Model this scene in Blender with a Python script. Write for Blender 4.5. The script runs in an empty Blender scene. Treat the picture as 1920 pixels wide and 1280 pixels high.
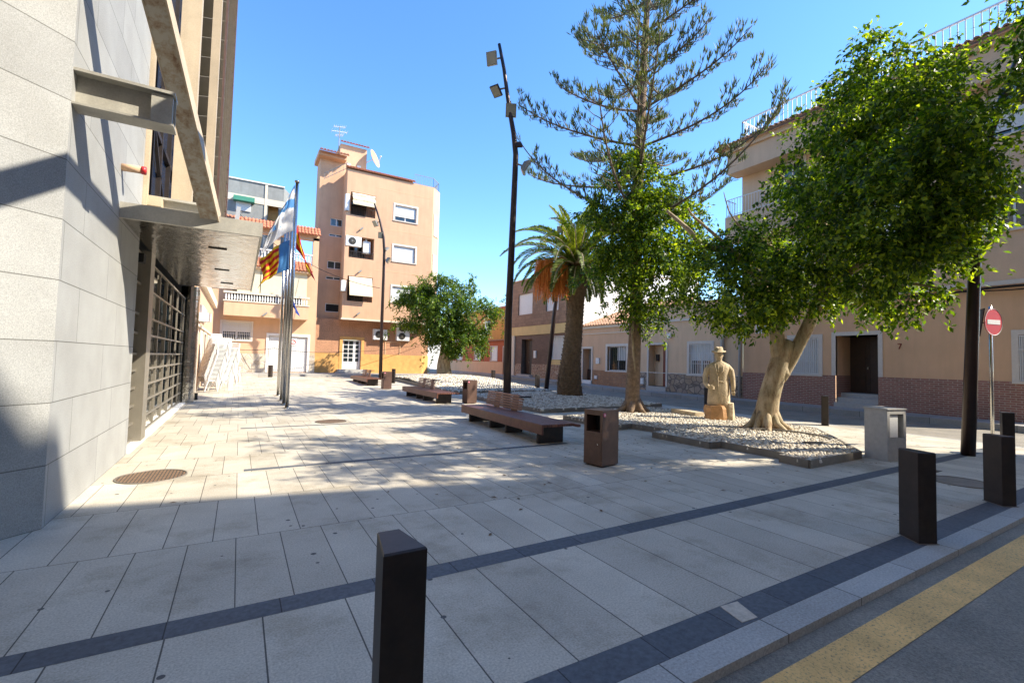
import bpy, math, random
import numpy as np
from mathutils import Vector, Matrix
R=math.radians
random.seed(7); rng=np.random.default_rng(11)
sc=bpy.context.scene; col=sc.collection
# ------------------------------------------------------------------ camera
F=865.87; YAW,PIT,ROL=0.532524,0.0436120,0.0253782
_cy,_sy,_cp,_sp=math.cos(YAW),math.sin(YAW),math.cos(PIT),math.sin(PIT)
FW=Vector((_sy*_cp,_cy*_cp,_sp)); RT=Vector((_cy,-_sy,0)); UP=RT.cross(FW)
RR=RT*math.cos(ROL)+UP*math.sin(ROL); UU=UP*math.cos(ROL)-RT*math.sin(ROL)
CAM=Vector((0,0,1.65))
def ray(x,y): return FW+RR*((x-960)/F)+UU*((640-y)/F)
def G(x,y,z=0.0):                      # photo pixel -> point on a level z
    d=ray(x,y); return CAM+d*((z-CAM.z)/d.z)
def AT(x,y,dep): return CAM+ray(x,y)*dep
def onX(x,y,X): d=ray(x,y); return CAM+d*(X/d.x)
def onY(x,y,Y): d=ray(x,y); return CAM+d*(Y/d.y)
cam=bpy.data.cameras.new('camera'); camo=bpy.data.objects.new('camera',cam); col.objects.link(camo)
M=Matrix((RR,UU,-FW)).transposed().to_4x4(); M.translation=CAM; camo.matrix_world=M
cam.sensor_width=36; cam.lens=F/1920*36; cam.clip_end=3000; cam.clip_start=.05; sc.camera=camo
# ------------------------------------------------------------------ light
w=bpy.data.worlds.new('World'); sc.world=w; w.use_nodes=True; nt=w.node_tree; nt.nodes.clear()
sky=nt.nodes.new('ShaderNodeTexSky'); sky.sky_type='NISHITA'; sky.sun_disc=False
SUN=Vector((1,-.72,1.08)).normalized()
sky.sun_elevation=math.asin(SUN.z); sky.sun_rotation=math.atan2(SUN.x,SUN.y)
sky.air_density=1.0; sky.dust_density=0.15; sky.ozone_density=4.6
bg=nt.nodes.new('ShaderNodeBackground'); bg.inputs[1].default_value=.15
wo=nt.nodes.new('ShaderNodeOutputWorld'); hs=nt.nodes.new('ShaderNodeHueSaturation'); hs.inputs['Saturation'].default_value=1.15; hs.inputs['Hue'].default_value=.502; nt.links.new(sky.outputs[0],hs.inputs['Color']); nt.links.new(hs.outputs[0],bg.inputs[0]); nt.links.new(bg.outputs[0],wo.inputs[0])
sl=bpy.data.lights.new('sun','SUN'); sl.energy=3.9; sl.angle=R(.5); sl.color=(1,.91,.76)
so=bpy.data.objects.new('sun',sl); col.objects.link(so); so.rotation_euler=SUN.to_track_quat('Z','Y').to_euler()
sc.view_settings.view_transform='Standard'; sc.view_settings.look='None'; sc.view_settings.exposure=1.42; sc.view_settings.gamma=1
# ------------------------------------------------------------------ materials
def s2l(c): return tuple(((v/255)/12.92 if v/255<=.04045 else ((v/255+.055)/1.055)**2.4) for v in c)
class N:                                # tiny node helper
    def __init__(s,name):
        s.m=bpy.data.materials.new(name); s.m.use_nodes=True; s.t=s.m.node_tree; s.b=s.t.nodes['Principled BSDF']
        s.out=[n for n in s.t.nodes if n.type=='OUTPUT_MATERIAL'][0]
    def n(s,ty,**kw):
        nd=s.t.nodes.new('ShaderNode'+ty)
        for k,v in kw.items(): setattr(nd,k,v)
        return nd
    def l(s,a,b): s.t.links.new(a,b)
    def coords(s,plane='xyz',scale=(1,1,1),off=(0,0,0)):
        g=s.n('NewGeometry'); 
        if plane=='xyz': src=g.outputs['Position']
        else:
            sp=s.n('SeparateXYZ'); s.l(g.outputs['Position'],sp.inputs[0]); cb=s.n('CombineXYZ')
            for i,c in enumerate(plane): s.l(sp.outputs['xyz'.index(c)],cb.inputs[i])
            src=cb.outputs[0]
        mp=s.n('Mapping'); mp.inputs['Location'].default_value=off; mp.inputs['Scale'].default_value=scale
        s.l(src,mp.inputs[0]); return mp.outputs[0]
    def noise(s,co,sc_,det=4,rough=.6):
        n=s.n('TexNoise'); n.inputs['Scale'].default_value=sc_; n.inputs['Detail'].default_value=det; n.inputs['Roughness'].default_value=rough
        s.l(co,n.inputs['Vector']); return n.outputs['Fac']
    def ramp(s,f,stops):
        r=s.n('ValToRGB'); e=r.color_ramp.elements
        e[0].position=stops[0][0]; e[0].color=(*stops[0][1],1); e[1].position=stops[-1][0]; e[1].color=(*stops[-1][1],1)
        for p,c in stops[1:-1]: x=e.new(p); x.color=(*c,1)
        s.l(f,r.inputs[0]); return r.outputs[0]
    def mix(s,f,a,b,mode='MIX'):
        m=s.n('MixRGB',blend_type=mode)
        for i,v in enumerate((f,a,b)):
            if isinstance(v,(int,float)): m.inputs[i].default_value=v
            elif isinstance(v,tuple): m.inputs[i].default_value=(*v,1) if len(v)==3 else v
            else: s.l(v,m.inputs[i])
        return m.outputs[0]
    def bump(s,h,st=.3,dist=.01,prev=None):
        b=s.n('Bump'); b.inputs['Strength'].default_value=st; b.inputs['Distance'].default_value=dist; s.l(h,b.inputs['Height'])
        if prev is not None: s.l(prev,b.inputs['Normal'])
        s.l(b.outputs[0],s.b.inputs['Normal']); return b.outputs[0]
    def set(s,**kw):
        for k,v in kw.items():
            i=s.b.inputs[k.replace('_',' ')]
            if hasattr(v,'type') or str(type(v)).find('Socket')>=0: s.l(v,i)
            elif isinstance(v,tuple): i.default_value=(*v,1)
            else: i.default_value=v
def g3(v,k=1.0): return (v[0]*k,v[1]*k,v[2]*k)
def mottled(name,c,var=.12,sc_=6,rough=.8,bump=.15,metal=0,fine=60,stain=.0,bd=.004):
    m=N(name); co=m.coords(); f=m.noise(co,sc_,5); f2=m.noise(co,fine,3)
    a=m.ramp(f,[(.3,g3(c,1-var)),(.7,g3(c,1+var))]); b=m.ramp(f2,[(.3,(.88,.88,.88)),(.7,(1.06,1.06,1.06))])
    k=m.mix(1.0,a,b,'MULTIPLY')
    if stain:
        st=m.noise(m.coords(scale=(1,1,.12)),3.0,4); k=m.mix(1.0,k,m.ramp(st,[(.42,(1,1,1)),(.75,(1-stain,)*3)]),'MULTIPLY')
    m.set(Base_Color=k,Roughness=rough,Metallic=metal)
    if bump: m.bump(f2,bump,bd)
    return m.m
def bricks(name,plane,c1,c2,mortar,bw,bh,ms,off=(0,0,0),rough=.75,bstr=.5,offs=.5,grain=40,var=.0,spots=False,smooth=.1,dirt=None):
    m=N(name); co=m.coords(plane,off=off); b=m.n('TexBrick'); m.l(co,b.inputs['Vector'])
    b.offset=offs; b.inputs['Scale'].default_value=1; b.inputs['Brick Width'].default_value=bw; b.inputs['Row Height'].default_value=bh
    b.inputs['Mortar Size'].default_value=ms; b.inputs['Mortar Smooth'].default_value=smooth
    b.inputs['Color1'].default_value=(*c1,1); b.inputs['Color2'].default_value=(*c2,1); b.inputs['Mortar'].default_value=(*mortar,1)
    co3=m.coords(); n1=m.noise(co3,grain,3,.7); n2=m.noise(co3,1.3,5)
    k=m.mix(1.0,b.outputs[0],m.ramp(n1,[(.32,(.72,.72,.72)),(.68,(1.2,1.2,1.2))]),'MULTIPLY')
    k=m.mix(1.0,k,m.ramp(n2,[(.3,(.86,.85,.83)),(.7,(1.08,1.08,1.07))]),'MULTIPLY')
    if dirt:
        n3=m.noise(co3,dirt,6,.7); k=m.mix(1.0,k,m.ramp(n3,[(.50,(1,1,1)),(.64,(.74,.72,.68)),(.8,(.6,.57,.52))]),'MULTIPLY')
    if spots:
        for s_,th in ((2.2,.05),(5.0,.07)):
            v=m.n('TexVoronoi'); v.inputs['Scale'].default_value=s_; m.l(co3,v.inputs['Vector'])
            wn=m.n('TexWhiteNoise'); m.l(v.outputs['Position'],wn.inputs['Vector'])
            th_=m.n('Math',operation='MULTIPLY'); m.l(wn.outputs[0],th_.inputs[0]); th_.inputs[1].default_value=th*(1 if s_<5 else 1.6)
            lt=m.n('Math',operation='LESS_THAN'); m.l(v.outputs['Distance'],lt.inputs[0]); m.l(th_.outputs[0],lt.inputs[1])
            g=m.n('Math',operation='GREATER_THAN'); m.l(wn.outputs[0],g.inputs[0]); g.inputs[1].default_value=.45 if s_<4 else .68
            mu=m.n('Math',operation='MULTIPLY'); m.l(lt.outputs[0],mu.inputs[0]); m.l(g.outputs[0],mu.inputs[1])
            k=m.mix(mu.outputs[0],k,(.09,.085,.08))
    m.set(Base_Color=k,Roughness=rough)
    inv=m.n('Math',operation='SUBTRACT'); inv.inputs[0].default_value=1; m.l(b.outputs['Fac'],inv.inputs[1])
    p=m.bump(inv.outputs[0],bstr,.006); m.bump(n1,.12,.002,p)
    return m.m
def stonework(name,plane,cs,scale=3,mortar=(.25,.22,.19)):
    m=N(name); co=m.coords(plane,scale=(1,1.2,1)); v=m.n('TexVoronoi'); v.feature='DISTANCE_TO_EDGE'; v.inputs['Scale'].default_value=scale; m.l(co,v.inputs['Vector'])
    v2=m.n('TexVoronoi'); v2.inputs['Scale'].default_value=scale; m.l(co,v2.inputs['Vector'])
    sp=m.n('SeparateXYZ'); m.l(v2.outputs['Color'],sp.inputs[0])
    k=m.ramp(sp.outputs[0],[(0,cs[0]),(.5,cs[1]),(1,cs[2])]); k=m.mix(1.0,k,m.ramp(m.noise(m.coords(),14,5),[(.3,(.75,.75,.75)),(.7,(1.2,1.2,1.2))]),'MULTIPLY')
    e=m.ramp(v.outputs[0],[(.025,(0,0,0)),(.085,(1,1,1))]); k=m.mix(e,mortar,k); m.set(Base_Color=k,Roughness=.85); m.bump(e,.6,.02); return m.m
def glass(name,c=(.02,.03,.035),rough=.06):
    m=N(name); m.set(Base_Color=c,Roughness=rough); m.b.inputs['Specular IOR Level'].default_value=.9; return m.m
def leafmat(name,c1,c2,c3,trans=.35,rough=.42):
    m=N(name); g=m.n('NewGeometry'); k=m.ramp(g.outputs['Random Per Island'],[(0,c1),(.55,c2),(1,c3)])
    m.set(Base_Color=k,Roughness=rough); m.b.inputs['Specular IOR Level'].default_value=.35
    tr=m.n('BsdfTranslucent'); kk=m.mix(1.0,k,(3.2,2.9,.4),'MULTIPLY'); m.l(kk,tr.inputs[0])
    mx=m.n('MixShader'); mx.inputs[0].default_value=trans; m.l(m.b.outputs[0],mx.inputs[1]); m.l(tr.outputs[0],mx.inputs[2]); m.l(mx.outputs[0],m.out.inputs[0]); return m.m
PA1,PA2,PJ=(.57,.52,.425),(.47,.425,.345),(.10,.09,.075)
MT={}
MT['pave']=bricks('granite_paving','xyz',PA1,PA2,PJ,.355,1.33,.0042,off=(.13,-.902,0),spots=True,bstr=.4,grain=75,dirt=.9)
MT['pave_lo']=bricks('granite_paving_edge','xyz',PA1,g3(PA2,.95),PJ,.50,1.33,.0048,off=(.05,-2.05,0),spots=True,bstr=.4,grain=75,dirt=.9)
MT['slate']=bricks('dark_slate_band','xyz',(.115,.125,.14),(.075,.085,.10),(.03,.03,.03),.62,9,.004,off=(0,4,0),grain=25,bstr=.3)
MT['kerb']=bricks('granite_kerb','xyz',(.44,.43,.40),(.36,.35,.325),(.09,.09,.08),.95,9,.005,off=(.3,4,0),grain=60)
MT['kerb_y']=bricks('granite_kerb_run','yxz',(.34,.34,.33),(.28,.28,.27),(.09,.09,.08),1.0,9,.008,off=(.3,4,0),grain=60)
MT['walk']=bricks('sidewalk_tiles','xyz',(.36,.35,.33),(.32,.31,.29),(.14,.13,.12),.4,.4,.008,offs=0)
def asphalt():
    m=N('asphalt'); co=m.coords(); n=m.noise(co,65,4,.85); n2=m.noise(co,1.1,6,.65); v=m.n('TexVoronoi'); v.inputs['Scale'].default_value=70; m.l(co,v.inputs['Vector'])
    k=m.ramp(n,[(.3,(.11,.10,.082)),(.72,(.34,.31,.255))]); k=m.mix(1.0,k,m.ramp(n2,[(.3,(.75,.75,.75)),(.65,(1.25,1.22,1.18))]),'MULTIPLY')
    m.set(Base_Color=k,Roughness=.9); m.bump(v.outputs[0],.6,.006); return m.m
MT['asph']=asphalt()
def yellow():
    m=N('worn_yellow_paint'); co=m.coords(); n=m.noise(co,55,4,.8); n2=m.noise(co,3,5)
    k=m.ramp(n,[(.34,(.18,.15,.10)),(.46,(.80,.47,.15)),(.8,(.88,.58,.23))]); k=m.mix(1.0,k,m.ramp(n2,[(.3,(.8,.8,.8)),(.7,(1.1,1.1,1.1))]),'MULTIPLY')
    m.set(Base_Color=k,Roughness=.8); m.bump(n,.5,.004); return m.m
MT['yellow']=yellow()
MT['stone_y']=bricks('granite_cladding','yzx',(.36,.365,.355),(.30,.305,.30),(.13,.13,.12),1.75,.578,.005,off=(.4,0,0),grain=110,bstr=.3,offs=.35)
MT['stone_c']=bricks('granite_cladding_corner','yzx',(.36,.365,.355),(.30,.305,.30),(.13,.13,.12),9,.578,.005,off=(4,0,0),grain=110,bstr=.3)
MT['peach']=mottled('peach_render',(.62,.375,.23),.06,1.2,.9,.1,stain=.12)
MT['peach2']=mottled('pale_peach_render',(.66,.43,.27),.05,1.5,.9,.1,stain=.1)
MT['pink']=bricks('pink_marble_cladding','xzy',(.52,.27,.15),(.47,.24,.135),(.30,.16,.09),1.2,.9,.006,grain=12,bstr=.15,offs=0)
MT['ochre']=mottled('ochre_stone_plinth',(.66,.36,.11),.15,3,.7,.1)
MT['tan']=mottled('tan_render',(.72,.455,.265),.05,1.3,.9,.12,stain=.1)
MT['beige']=mottled('beige_render',(.75,.53,.34),.05,1.3,.9,.12,stain=.12)
MT['cream']=mottled('cream_trim',(.68,.60,.47),.05,4,.8,.08)
MT['frame']=mottled('painted_surround',(.66,.60,.52),.05,6,.7,.08)
MT['brick']=bricks('red_brick_dado','yzx',(.36,.155,.115),(.27,.115,.085),(.44,.34,.27),.25,.075,.012,grain=50)
MT['brick_x']=bricks('red_brick_return','xzy',(.36,.155,.115),(.27,.115,.085),(.44,.34,.27),.25,.075,.012,grain=50)
MT['tile_dado']=bricks('brown_tile_dado','yzx',(.42,.22,.115),(.33,.17,.09),(.25,.17,.11),.3,.2,.01,grain=20,offs=0)
MT['rub']=stonework('rubble_stone_y','yzx',((.34,.25,.17),(.44,.34,.25),(.26,.20,.16)),2.8,(.15,.12,.10))
MT['rubx']=stonework('rubble_stone_x','xzy',((.50,.45,.36),(.62,.55,.42),(.40,.33,.25)),2.6,(.5,.46,.40))
MT['crazy']=stonework('crazy_paved_stone','yzx',((.26,.15,.10),(.36,.22,.14),(.20,.12,.09)),4,(.5,.42,.32))
MT['brown']=bricks('brown_tile_cladding','yzx',(.34,.21,.13),(.25,.15,.095),(.19,.12,.08),.6,.28,.01,grain=15)
MT['brown2']=bricks('brown_small_brick','yzx',(.20,.12,.085),(.15,.09,.065),(.12,.09,.07),.28,.07,.008,grain=30)
MT['redw']=mottled('red_orange_render',(.42,.115,.045),.08,2,.9,.1,stain=.15)
MT['orangew']=mottled('orange_render',(.62,.30,.07),.06,2,.9,.1,stain=.15)
MT['yel']=mottled('yellow_render',(.70,.52,.24),.06,2,.9,.1,stain=.1)
MT['white']=mottled('white_render',(.78,.77,.73),.04,1,.9,.08,stain=.08)
MT['wpaint']=mottled('white_paint',(.76,.76,.74),.03,8,.45,.03)
MT['plastic']=mottled('white_plastic',(.70,.70,.68),.02,8,.35,0)
MT['greyw']=mottled('grey_cement_render',(.27,.28,.27),.10,2,.95,.2,stain=.2)
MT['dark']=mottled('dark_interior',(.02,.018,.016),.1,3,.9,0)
MT['glass']=glass('window_glass'); MT['skyglass']=glass('facade_glass',(.015,.03,.07),.03)
MT['wood']=mottled('dark_wood_door',(.045,.022,.014),.2,5,.5,.15)
MT['redwood']=mottled('red_wood_door',(.20,.035,.018),.2,5,.5,.15)
MT['slat']=mottled('reddish_bench_wood',(.155,.062,.040),.22,9,.45,.2,stain=.2)
MT['slat2']=mottled('weathered_slat_wood',(.30,.17,.12),.22,9,.6,.2)
MT['corten']=mottled('brown_steel',(.125,.072,.055),.18,5,.5,.08,metal=.25)
MT['blk']=mottled('dark_brown_paint',(.022,.015,.013),.45,9,.5,.12,stain=.3)
MT['pole']=mottled('dark_bronze_pole',(.040,.024,.020),.2,4,.38,.05,metal=.4)
MT['black']=mottled('black_void',(.006,.006,.006),.1,5,.8,0)
MT['steel']=mottled('brushed_steel',(.55,.53,.49),.08,2,.22,.03,metal=1)
MT['steelw']=mottled('bead_blasted_steel_sheet',(.50,.48,.43),.08,.9,.16,.35,metal=1,fine=3,bd=.05)
MT['beam']=mottled('weathered_painted_beam',(.44,.42,.36),.15,3,.55,.1,metal=.15,stain=.25)
MT['tanst']=mottled('tan_painted_steel',(.52,.42,.29),.10,2,.6,.08,stain=.2)
def rust():
    m=N('rusting_paint'); n=m.noise(m.coords(),7,8,.75); k=m.ramp(n,[(.44,(.46,.42,.34)),(.56,(.36,.28,.19)),(.70,(.18,.09,.045))]); m.set(Base_Color=k,Roughness=.8); m.bump(n,.3,.01); return m.m
MT['rust']=rust()
MT['mullion']=mottled('grille_steel',(.27,.245,.20),.1,3,.4,.05,metal=.4)
MT['cast']=bricks('cast_iron_cover','xyz',(.30,.18,.10),(.24,.14,.08),(.05,.04,.03),.04,.04,.008,grain=20,offs=0)
MT['granite']=mottled('speckled_granite',(.42,.41,.385),.10,12,.7,.1,fine=140)
MT['edge']=mottled('steel_planter_edging',(.20,.18,.15),.2,4,.6,.1,metal=.3)
MT['cobble']=None
def cob():
    m=N('bedding_mortar'); m.set(Base_Color=(.30,.27,.22),Roughness=.95)
    m2=N('pale_cobblestone'); g=m2.n('NewGeometry'); k=m2.ramp(g.outputs['Random Per Island'],[(0,(.26,.22,.17)),(.35,(.48,.42,.32)),(.7,(.58,.53,.43)),(1,(.74,.69,.58))]); m2.set(Base_Color=k,Roughness=.85); m2.bump(m2.noise(m2.coords(),60,3),.2,.004); return m.m,m2.m
MT['mortar'],MT['cobble']=cob()
MT['earth']=mottled('bare_earth',(.16,.095,.05),.3,9,.95,.5,bd=.02)
MT['lime']=mottled('yellow_limestone',(.58,.46,.30),.25,4,.9,.8,fine=26,stain=.35,bd=.02)
MT['limeor']=mottled('orange_sandstone',(.50,.28,.13),.25,5,.9,.4,fine=30,bd=.012)
def roof(name,plane,c1=(.52,.19,.09),c2=(.38,.12,.06)):
    m=N(name); co=m.coords(plane); wv=m.n('TexWave'); wv.inputs['Scale'].default_value=1.55; wv.bands_direction='X'; m.l(co,wv.inputs['Vector'])
    k=m.ramp(m.noise(m.coords(),5,4),[(.3,c2),(.7,c1)]); k=m.mix(1.0,k,m.ramp(wv.outputs['Fac'],[(0,(.5,.5,.5)),(.5,(1.15,1.15,1.15))]),'MULTIPLY'); m.set(Base_Color=k,Roughness=.85); m.bump(wv.outputs['Fac'],1,.05); return m.m
MT['tile']=mottled('terracotta_tile',(.50,.19,.10),.25,6,.85,.2); MT['tile_d']=mottled('old_roof_tile',(.30,.17,.11),.3,6,.9,.2); MT['tile_p']=mottled('pale_roof_tile',(.52,.30,.18),.25,6,.85,.2)
def fbark():
    m=N('smooth_grey_bark'); co=m.coords(scale=(1,1,.35)); f=m.noise(co,7,6,.7); g=m.noise(m.coords(),2.2,4); f3=m.noise(m.coords(),45,3,.7)
    k=m.ramp(f,[(.36,(.22,.15,.09)),(.47,(.40,.31,.20)),(.62,(.50,.42,.30))]); k=m.mix(1.0,k,m.ramp(g,[(.35,(.72,.74,.66)),(.65,(1.15,1.08,1.0))]),'MULTIPLY'); m.set(Base_Color=k,Roughness=.9); p=m.bump(f,.8,.03); m.bump(f3,.4,.008,p); return m.m
MT['bark']=fbark()
MT['barkd']=mottled('rough_brown_bark',(.24,.165,.105),.35,9,.95,.9,fine=26,bd=.04)
MT['barkg']=mottled('grey_conifer_bark',(.20,.15,.12),.25,6,.95,.5,fine=30)
MT['palmt']=mottled('palm_leaf_base',(.20,.135,.075),.35,9,.95,.6,fine=22,bd=.02)
MT['date']=mottled('orange_date_stalk',(.85,.30,.06),.25,9,.6,0)
MT['ficus']=leafmat('ficus_leaf',(.020,.046,.010),(.058,.115,.015),(.26,.34,.035),.45)
MT['ficus2']=leafmat('pepper_leaf',(.022,.052,.010),(.055,.11,.016),(.17,.24,.03),.40)
MT['pine']=leafmat('norfolk_pine_needle',(.045,.068,.032),(.080,.11,.050),(.15,.17,.08),.2,.6)
MT['palm']=leafmat('palm_leaflet',(.050,.075,.022),(.10,.14,.035),(.20,.24,.06),.36,.5)
MT['awn']=mottled('cream_awning_cloth',(.68,.60,.42),.05,3,.9,.1); MT['green']=mottled('green_awning',(.05,.25,.17),.1,5,.7,0)
MT['red']=mottled('red_sign_face',(.55,.03,.035),.05,5,.4,0); MT['signw']=mottled('white_sign_face',(.8,.8,.78),.03,5,.4,0); MT['pinkl']=mottled('pink_sticker',(.75,.10,.22),.05,9,.5,0)
MT['lens']=mottled('floodlight_glass',(.30,.29,.22),.1,2,.15,0,fine=3)
MT['blue']=mottled('blue_painted_panel',(.07,.25,.55),.15,1.2,.7,0)
MT['mesh']=MT['wpaint']
# ------------------------------------------------------------------ mesh builder
OFF={}
class MB:
    def __init__(s): s.v=[]; s.f=[]
    def add(s,vs,fs):
        b=len(s.v); s.v+= [tuple(v) for v in vs]; s.f+=[tuple(i+b for i in f) for f in fs]; return s
    def box(s,x0,x1,y0,y1,z0,z1):
        return s.add([(x0,y0,z0),(x1,y0,z0),(x1,y1,z0),(x0,y1,z0),(x0,y0,z1),(x1,y0,z1),(x1,y1,z1),(x0,y1,z1)],
                     [(0,3,2,1),(4,5,6,7),(0,1,5,4),(1,2,6,5),(2,3,7,6),(3,0,4,7)])
    def bbox(s,x0,x1,y0,y1,z0,z1,b=.01):   # box with bevelled vertical edges and top
        b=min(b,(x1-x0)/3,(y1-y0)/3,(z1-z0)/3)
        def ring(i,z): return [(x0+i+0*b,y0+b+i,z),(x0+b+i,y0+i,z),(x1-b-i,y0+i,z),(x1-i,y0+b+i,z),(x1-i,y1-b-i,z),(x1-b-i,y1-i,z),(x0+b+i,y1-i,z),(x0+i,y1-b-i,z)]
        vs=ring(0,z0)+ring(0,z1-b)+ring(b,z1)
        fs=[tuple(range(7,-1,-1)),tuple(range(16,24))]
        for k in (0,8):
            for i in range(8): j=(i+1)%8; fs.append((k+i,k+j,k+8+j,k+8+i))
        return s.add(vs,fs)
    def prism(s,poly,z0,z1):
        n=len(poly); a=sum(poly[i][0]*poly[(i+1)%n][1]-poly[(i+1)%n][0]*poly[i][1] for i in range(n))
        if a<0: poly=poly[::-1]
        return s.add([(p[0],p[1],z0) for p in poly]+[(p[0],p[1],z1) for p in poly],[tuple(range(n-1,-1,-1)),tuple(range(n,2*n))]+[(i,(i+1)%n,n+(i+1)%n,n+i) for i in range(n)])
    def quad(s,*p): return s.add(p,[tuple(range(len(p)))])
    def bar(s,a,b,wd,th,up=(0,0,1)):       # rectangular bar from a to b
        a=Vector(a); b=Vector(b); d=(b-a).normalized(); u=Vector(up); 
        if abs(d.dot(u))>.98: u=Vector((1,0,0))
        r=d.cross(u).normalized()*wd/2; u=r.cross(d).normalized()*th/2
        return s.add([a-r-u,a+r-u,a+r+u,a-r+u,b-r-u,b+r-u,b+r+u,b-r+u],[(3,2,1,0),(4,5,6,7),(0,1,5,4),(1,2,6,5),(2,3,7,6),(3,0,4,7)])
    def tube(s,pts,rad,n=8,cap=True):
        pts=[Vector(p) for p in pts]; 
        if not hasattr(rad,'__len__'): rad=[rad]*len(pts)
        rings=[]; pr=None
        for i,p in enumerate(pts):
            d=(pts[min(i+1,len(pts)-1)]-pts[max(i-1,0)]).normalized()
            if pr is None: pr=d.orthogonal().normalized()
            pr=(pr-d*pr.dot(d)).normalized(); q=d.cross(pr)
            rings.append([p+(pr*math.cos(2*math.pi*k/n)+q*math.sin(2*math.pi*k/n))*rad[i] for k in range(n)])
        vs=[v for r_ in rings for v in r_]; fs=[]
        for i in range(len(pts)-1):
            for k in range(n): j=(k+1)%n; fs.append((i*n+k,i*n+j,(i+1)*n+j,(i+1)*n+k))
        if cap: fs+=[tuple(range(n-1,-1,-1)),tuple((len(pts)-1)*n+k for k in range(n))]
        return s.add(vs,fs)
    def loft(s,rings,cap=True):
        n=len(rings[0]); vs=[v for r_ in rings for v in r_]; fs=[]
        for i in range(len(rings)-1):
            for k in range(n): j=(k+1)%n; fs.append((i*n+k,i*n+j,(i+1)*n+j,(i+1)*n+k))
        if cap: fs+=[tuple(range(n-1,-1,-1)),tuple((len(rings)-1)*n+k for k in range(n))]
        return s.add(vs,fs)
    def disc(s,c,ax,r,th,n=24):
        c=Vector(c); ax=Vector(ax).normalized(); return s.tube([c-ax*th/2,c+ax*th/2],r,n)
    def wall(s,P,u0,u1,z0,z1,holes=(),dep=.2):
        us=sorted(set([u0,u1]+[h[0] for h in holes]+[h[1] for h in holes])); zs=sorted(set([z0,z1]+[h[2] for h in holes]+[h[3] for h in holes]))
        us=[u for u in us if u0<=u<=u1]; zs=[z for z in zs if z0<=z<=z1]
        for a,b in zip(us,us[1:]):
            for c,d in zip(zs,zs[1:]):
                mu,mz=(a+b)/2,(c+d)/2
                if any(h[0]<mu<h[1] and h[2]<mz<h[3] for h in holes): continue
                s.quad(P(a,c,0),P(b,c,0),P(b,d,0),P(a,d,0))
        for h in holes:
            a,b,c,d=h[:4]; D=h[4] if len(h)>4 else dep
            s.quad(P(a,c,0),P(a,c,D),P(a,d,D),P(a,d,0)); s.quad(P(b,c,0),P(b,c,D),P(b,d,D),P(b,d,0))
            if c>z0+.001: s.quad(P(a,c,0),P(a,c,D),P(b,c,D),P(b,c,0))
            if d<z1-.001: s.quad(P(a,d,0),P(a,d,D),P(b,d,D),P(b,d,0))
        return s
    def pbox(s,P,u0,u1,z0,z1,d0,d1):       # box in wall coordinates (d inward)
        c=[P(u,z,d) for d in (d0,d1) for z in (z0,z1) for u in (u0,u1)]
        return s.add(c,[(0,1,3,2),(4,6,7,5),(0,4,5,1),(2,3,7,6),(0,2,6,4),(1,5,7,3)])
    def build(s,name,mat,parent=None,world=True,smooth=False,recalc=True):
        me=bpy.data.meshes.new(name); o=bpy.data.objects.new(name,me); col.objects.link(o)
        vs=np.array(s.v,dtype=float)
        if parent is not None:
            o.parent=parent; off=OFF.get(parent.name,Vector((0,0,0))) if world else Vector((0,0,0))
        else:
            off=Vector(((vs[:,0].min()+vs[:,0].max())/2,(vs[:,1].min()+vs[:,1].max())/2,vs[:,2].min())) if world else Vector((0,0,0)); o.location=off
        OFF[o.name]=Vector(off)
        vs=vs-np.array(off); me.from_pydata(vs.tolist(),[],s.f)
        if recalc:
            import bmesh; bm=bmesh.new(); bm.from_mesh(me); bmesh.ops.recalc_face_normals(bm,faces=bm.faces); bm.to_mesh(me); bm.free()
        mats=mat if isinstance(mat,(list,tuple)) else [mat]
        for mm in mats: me.materials.append(MT[mm] if isinstance(mm,str) else mm)
        if smooth: me.polygons.foreach_set('use_smooth',[True]*len(me.polygons))
        return o
def tag(o,label=None,cat=None,group=None,kind=None):
    if label: o['label']=label
    if cat: o['category']=cat
    if group: o['group']=group
    if kind: o['kind']=kind
    return o
def thing(name,loc,label,cat,group=None,rz=0):
    o=bpy.data.objects.new(name,None); col.objects.link(o); o.location=loc; o.rotation_euler=(0,0,rz); o.empty_display_size=.2
    OFF[o.name]=Vector(loc); return tag(o,label,cat,group)
def copy_tree(o,parent=None):
    c=o.copy(); col.objects.link(c)
    if parent is not None: c.parent=parent
    for ch in list(o.children): copy_tree(ch,c)
    return c
def raw(name,V,Fc,mat,parent=None,smooth=False):     # numpy quads/tris
    me=bpy.data.meshes.new(name); o=bpy.data.objects.new(name,me); col.objects.link(o)
    off=OFF.get(parent.name,Vector((0,0,0))) if parent is not None else Vector((0,0,0))
    if parent is not None: o.parent=parent
    OFF[o.name]=Vector(off); V=np.asarray(V,dtype=np.float32)-np.array(off,dtype=np.float32); Fc=np.asarray(Fc,dtype=np.int32); k=Fc.shape[1]
    me.vertices.add(len(V)); me.vertices.foreach_set('co',V.ravel()); me.loops.add(Fc.size); me.loops.foreach_set('vertex_index',Fc.ravel())
    me.polygons.add(len(Fc)); me.polygons.foreach_set('loop_start',np.arange(0,Fc.size,k,dtype=np.int32)); me.polygons.foreach_set('loop_total',np.full(len(Fc),k,dtype=np.int32))
    me.update(calc_edges=True); me.materials.append(MT[mat]); 
    if smooth: me.polygons.foreach_set('use_smooth',[True]*len(me.polygons))
    return o
def struct(o): o['kind']='structure'; return o
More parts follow.
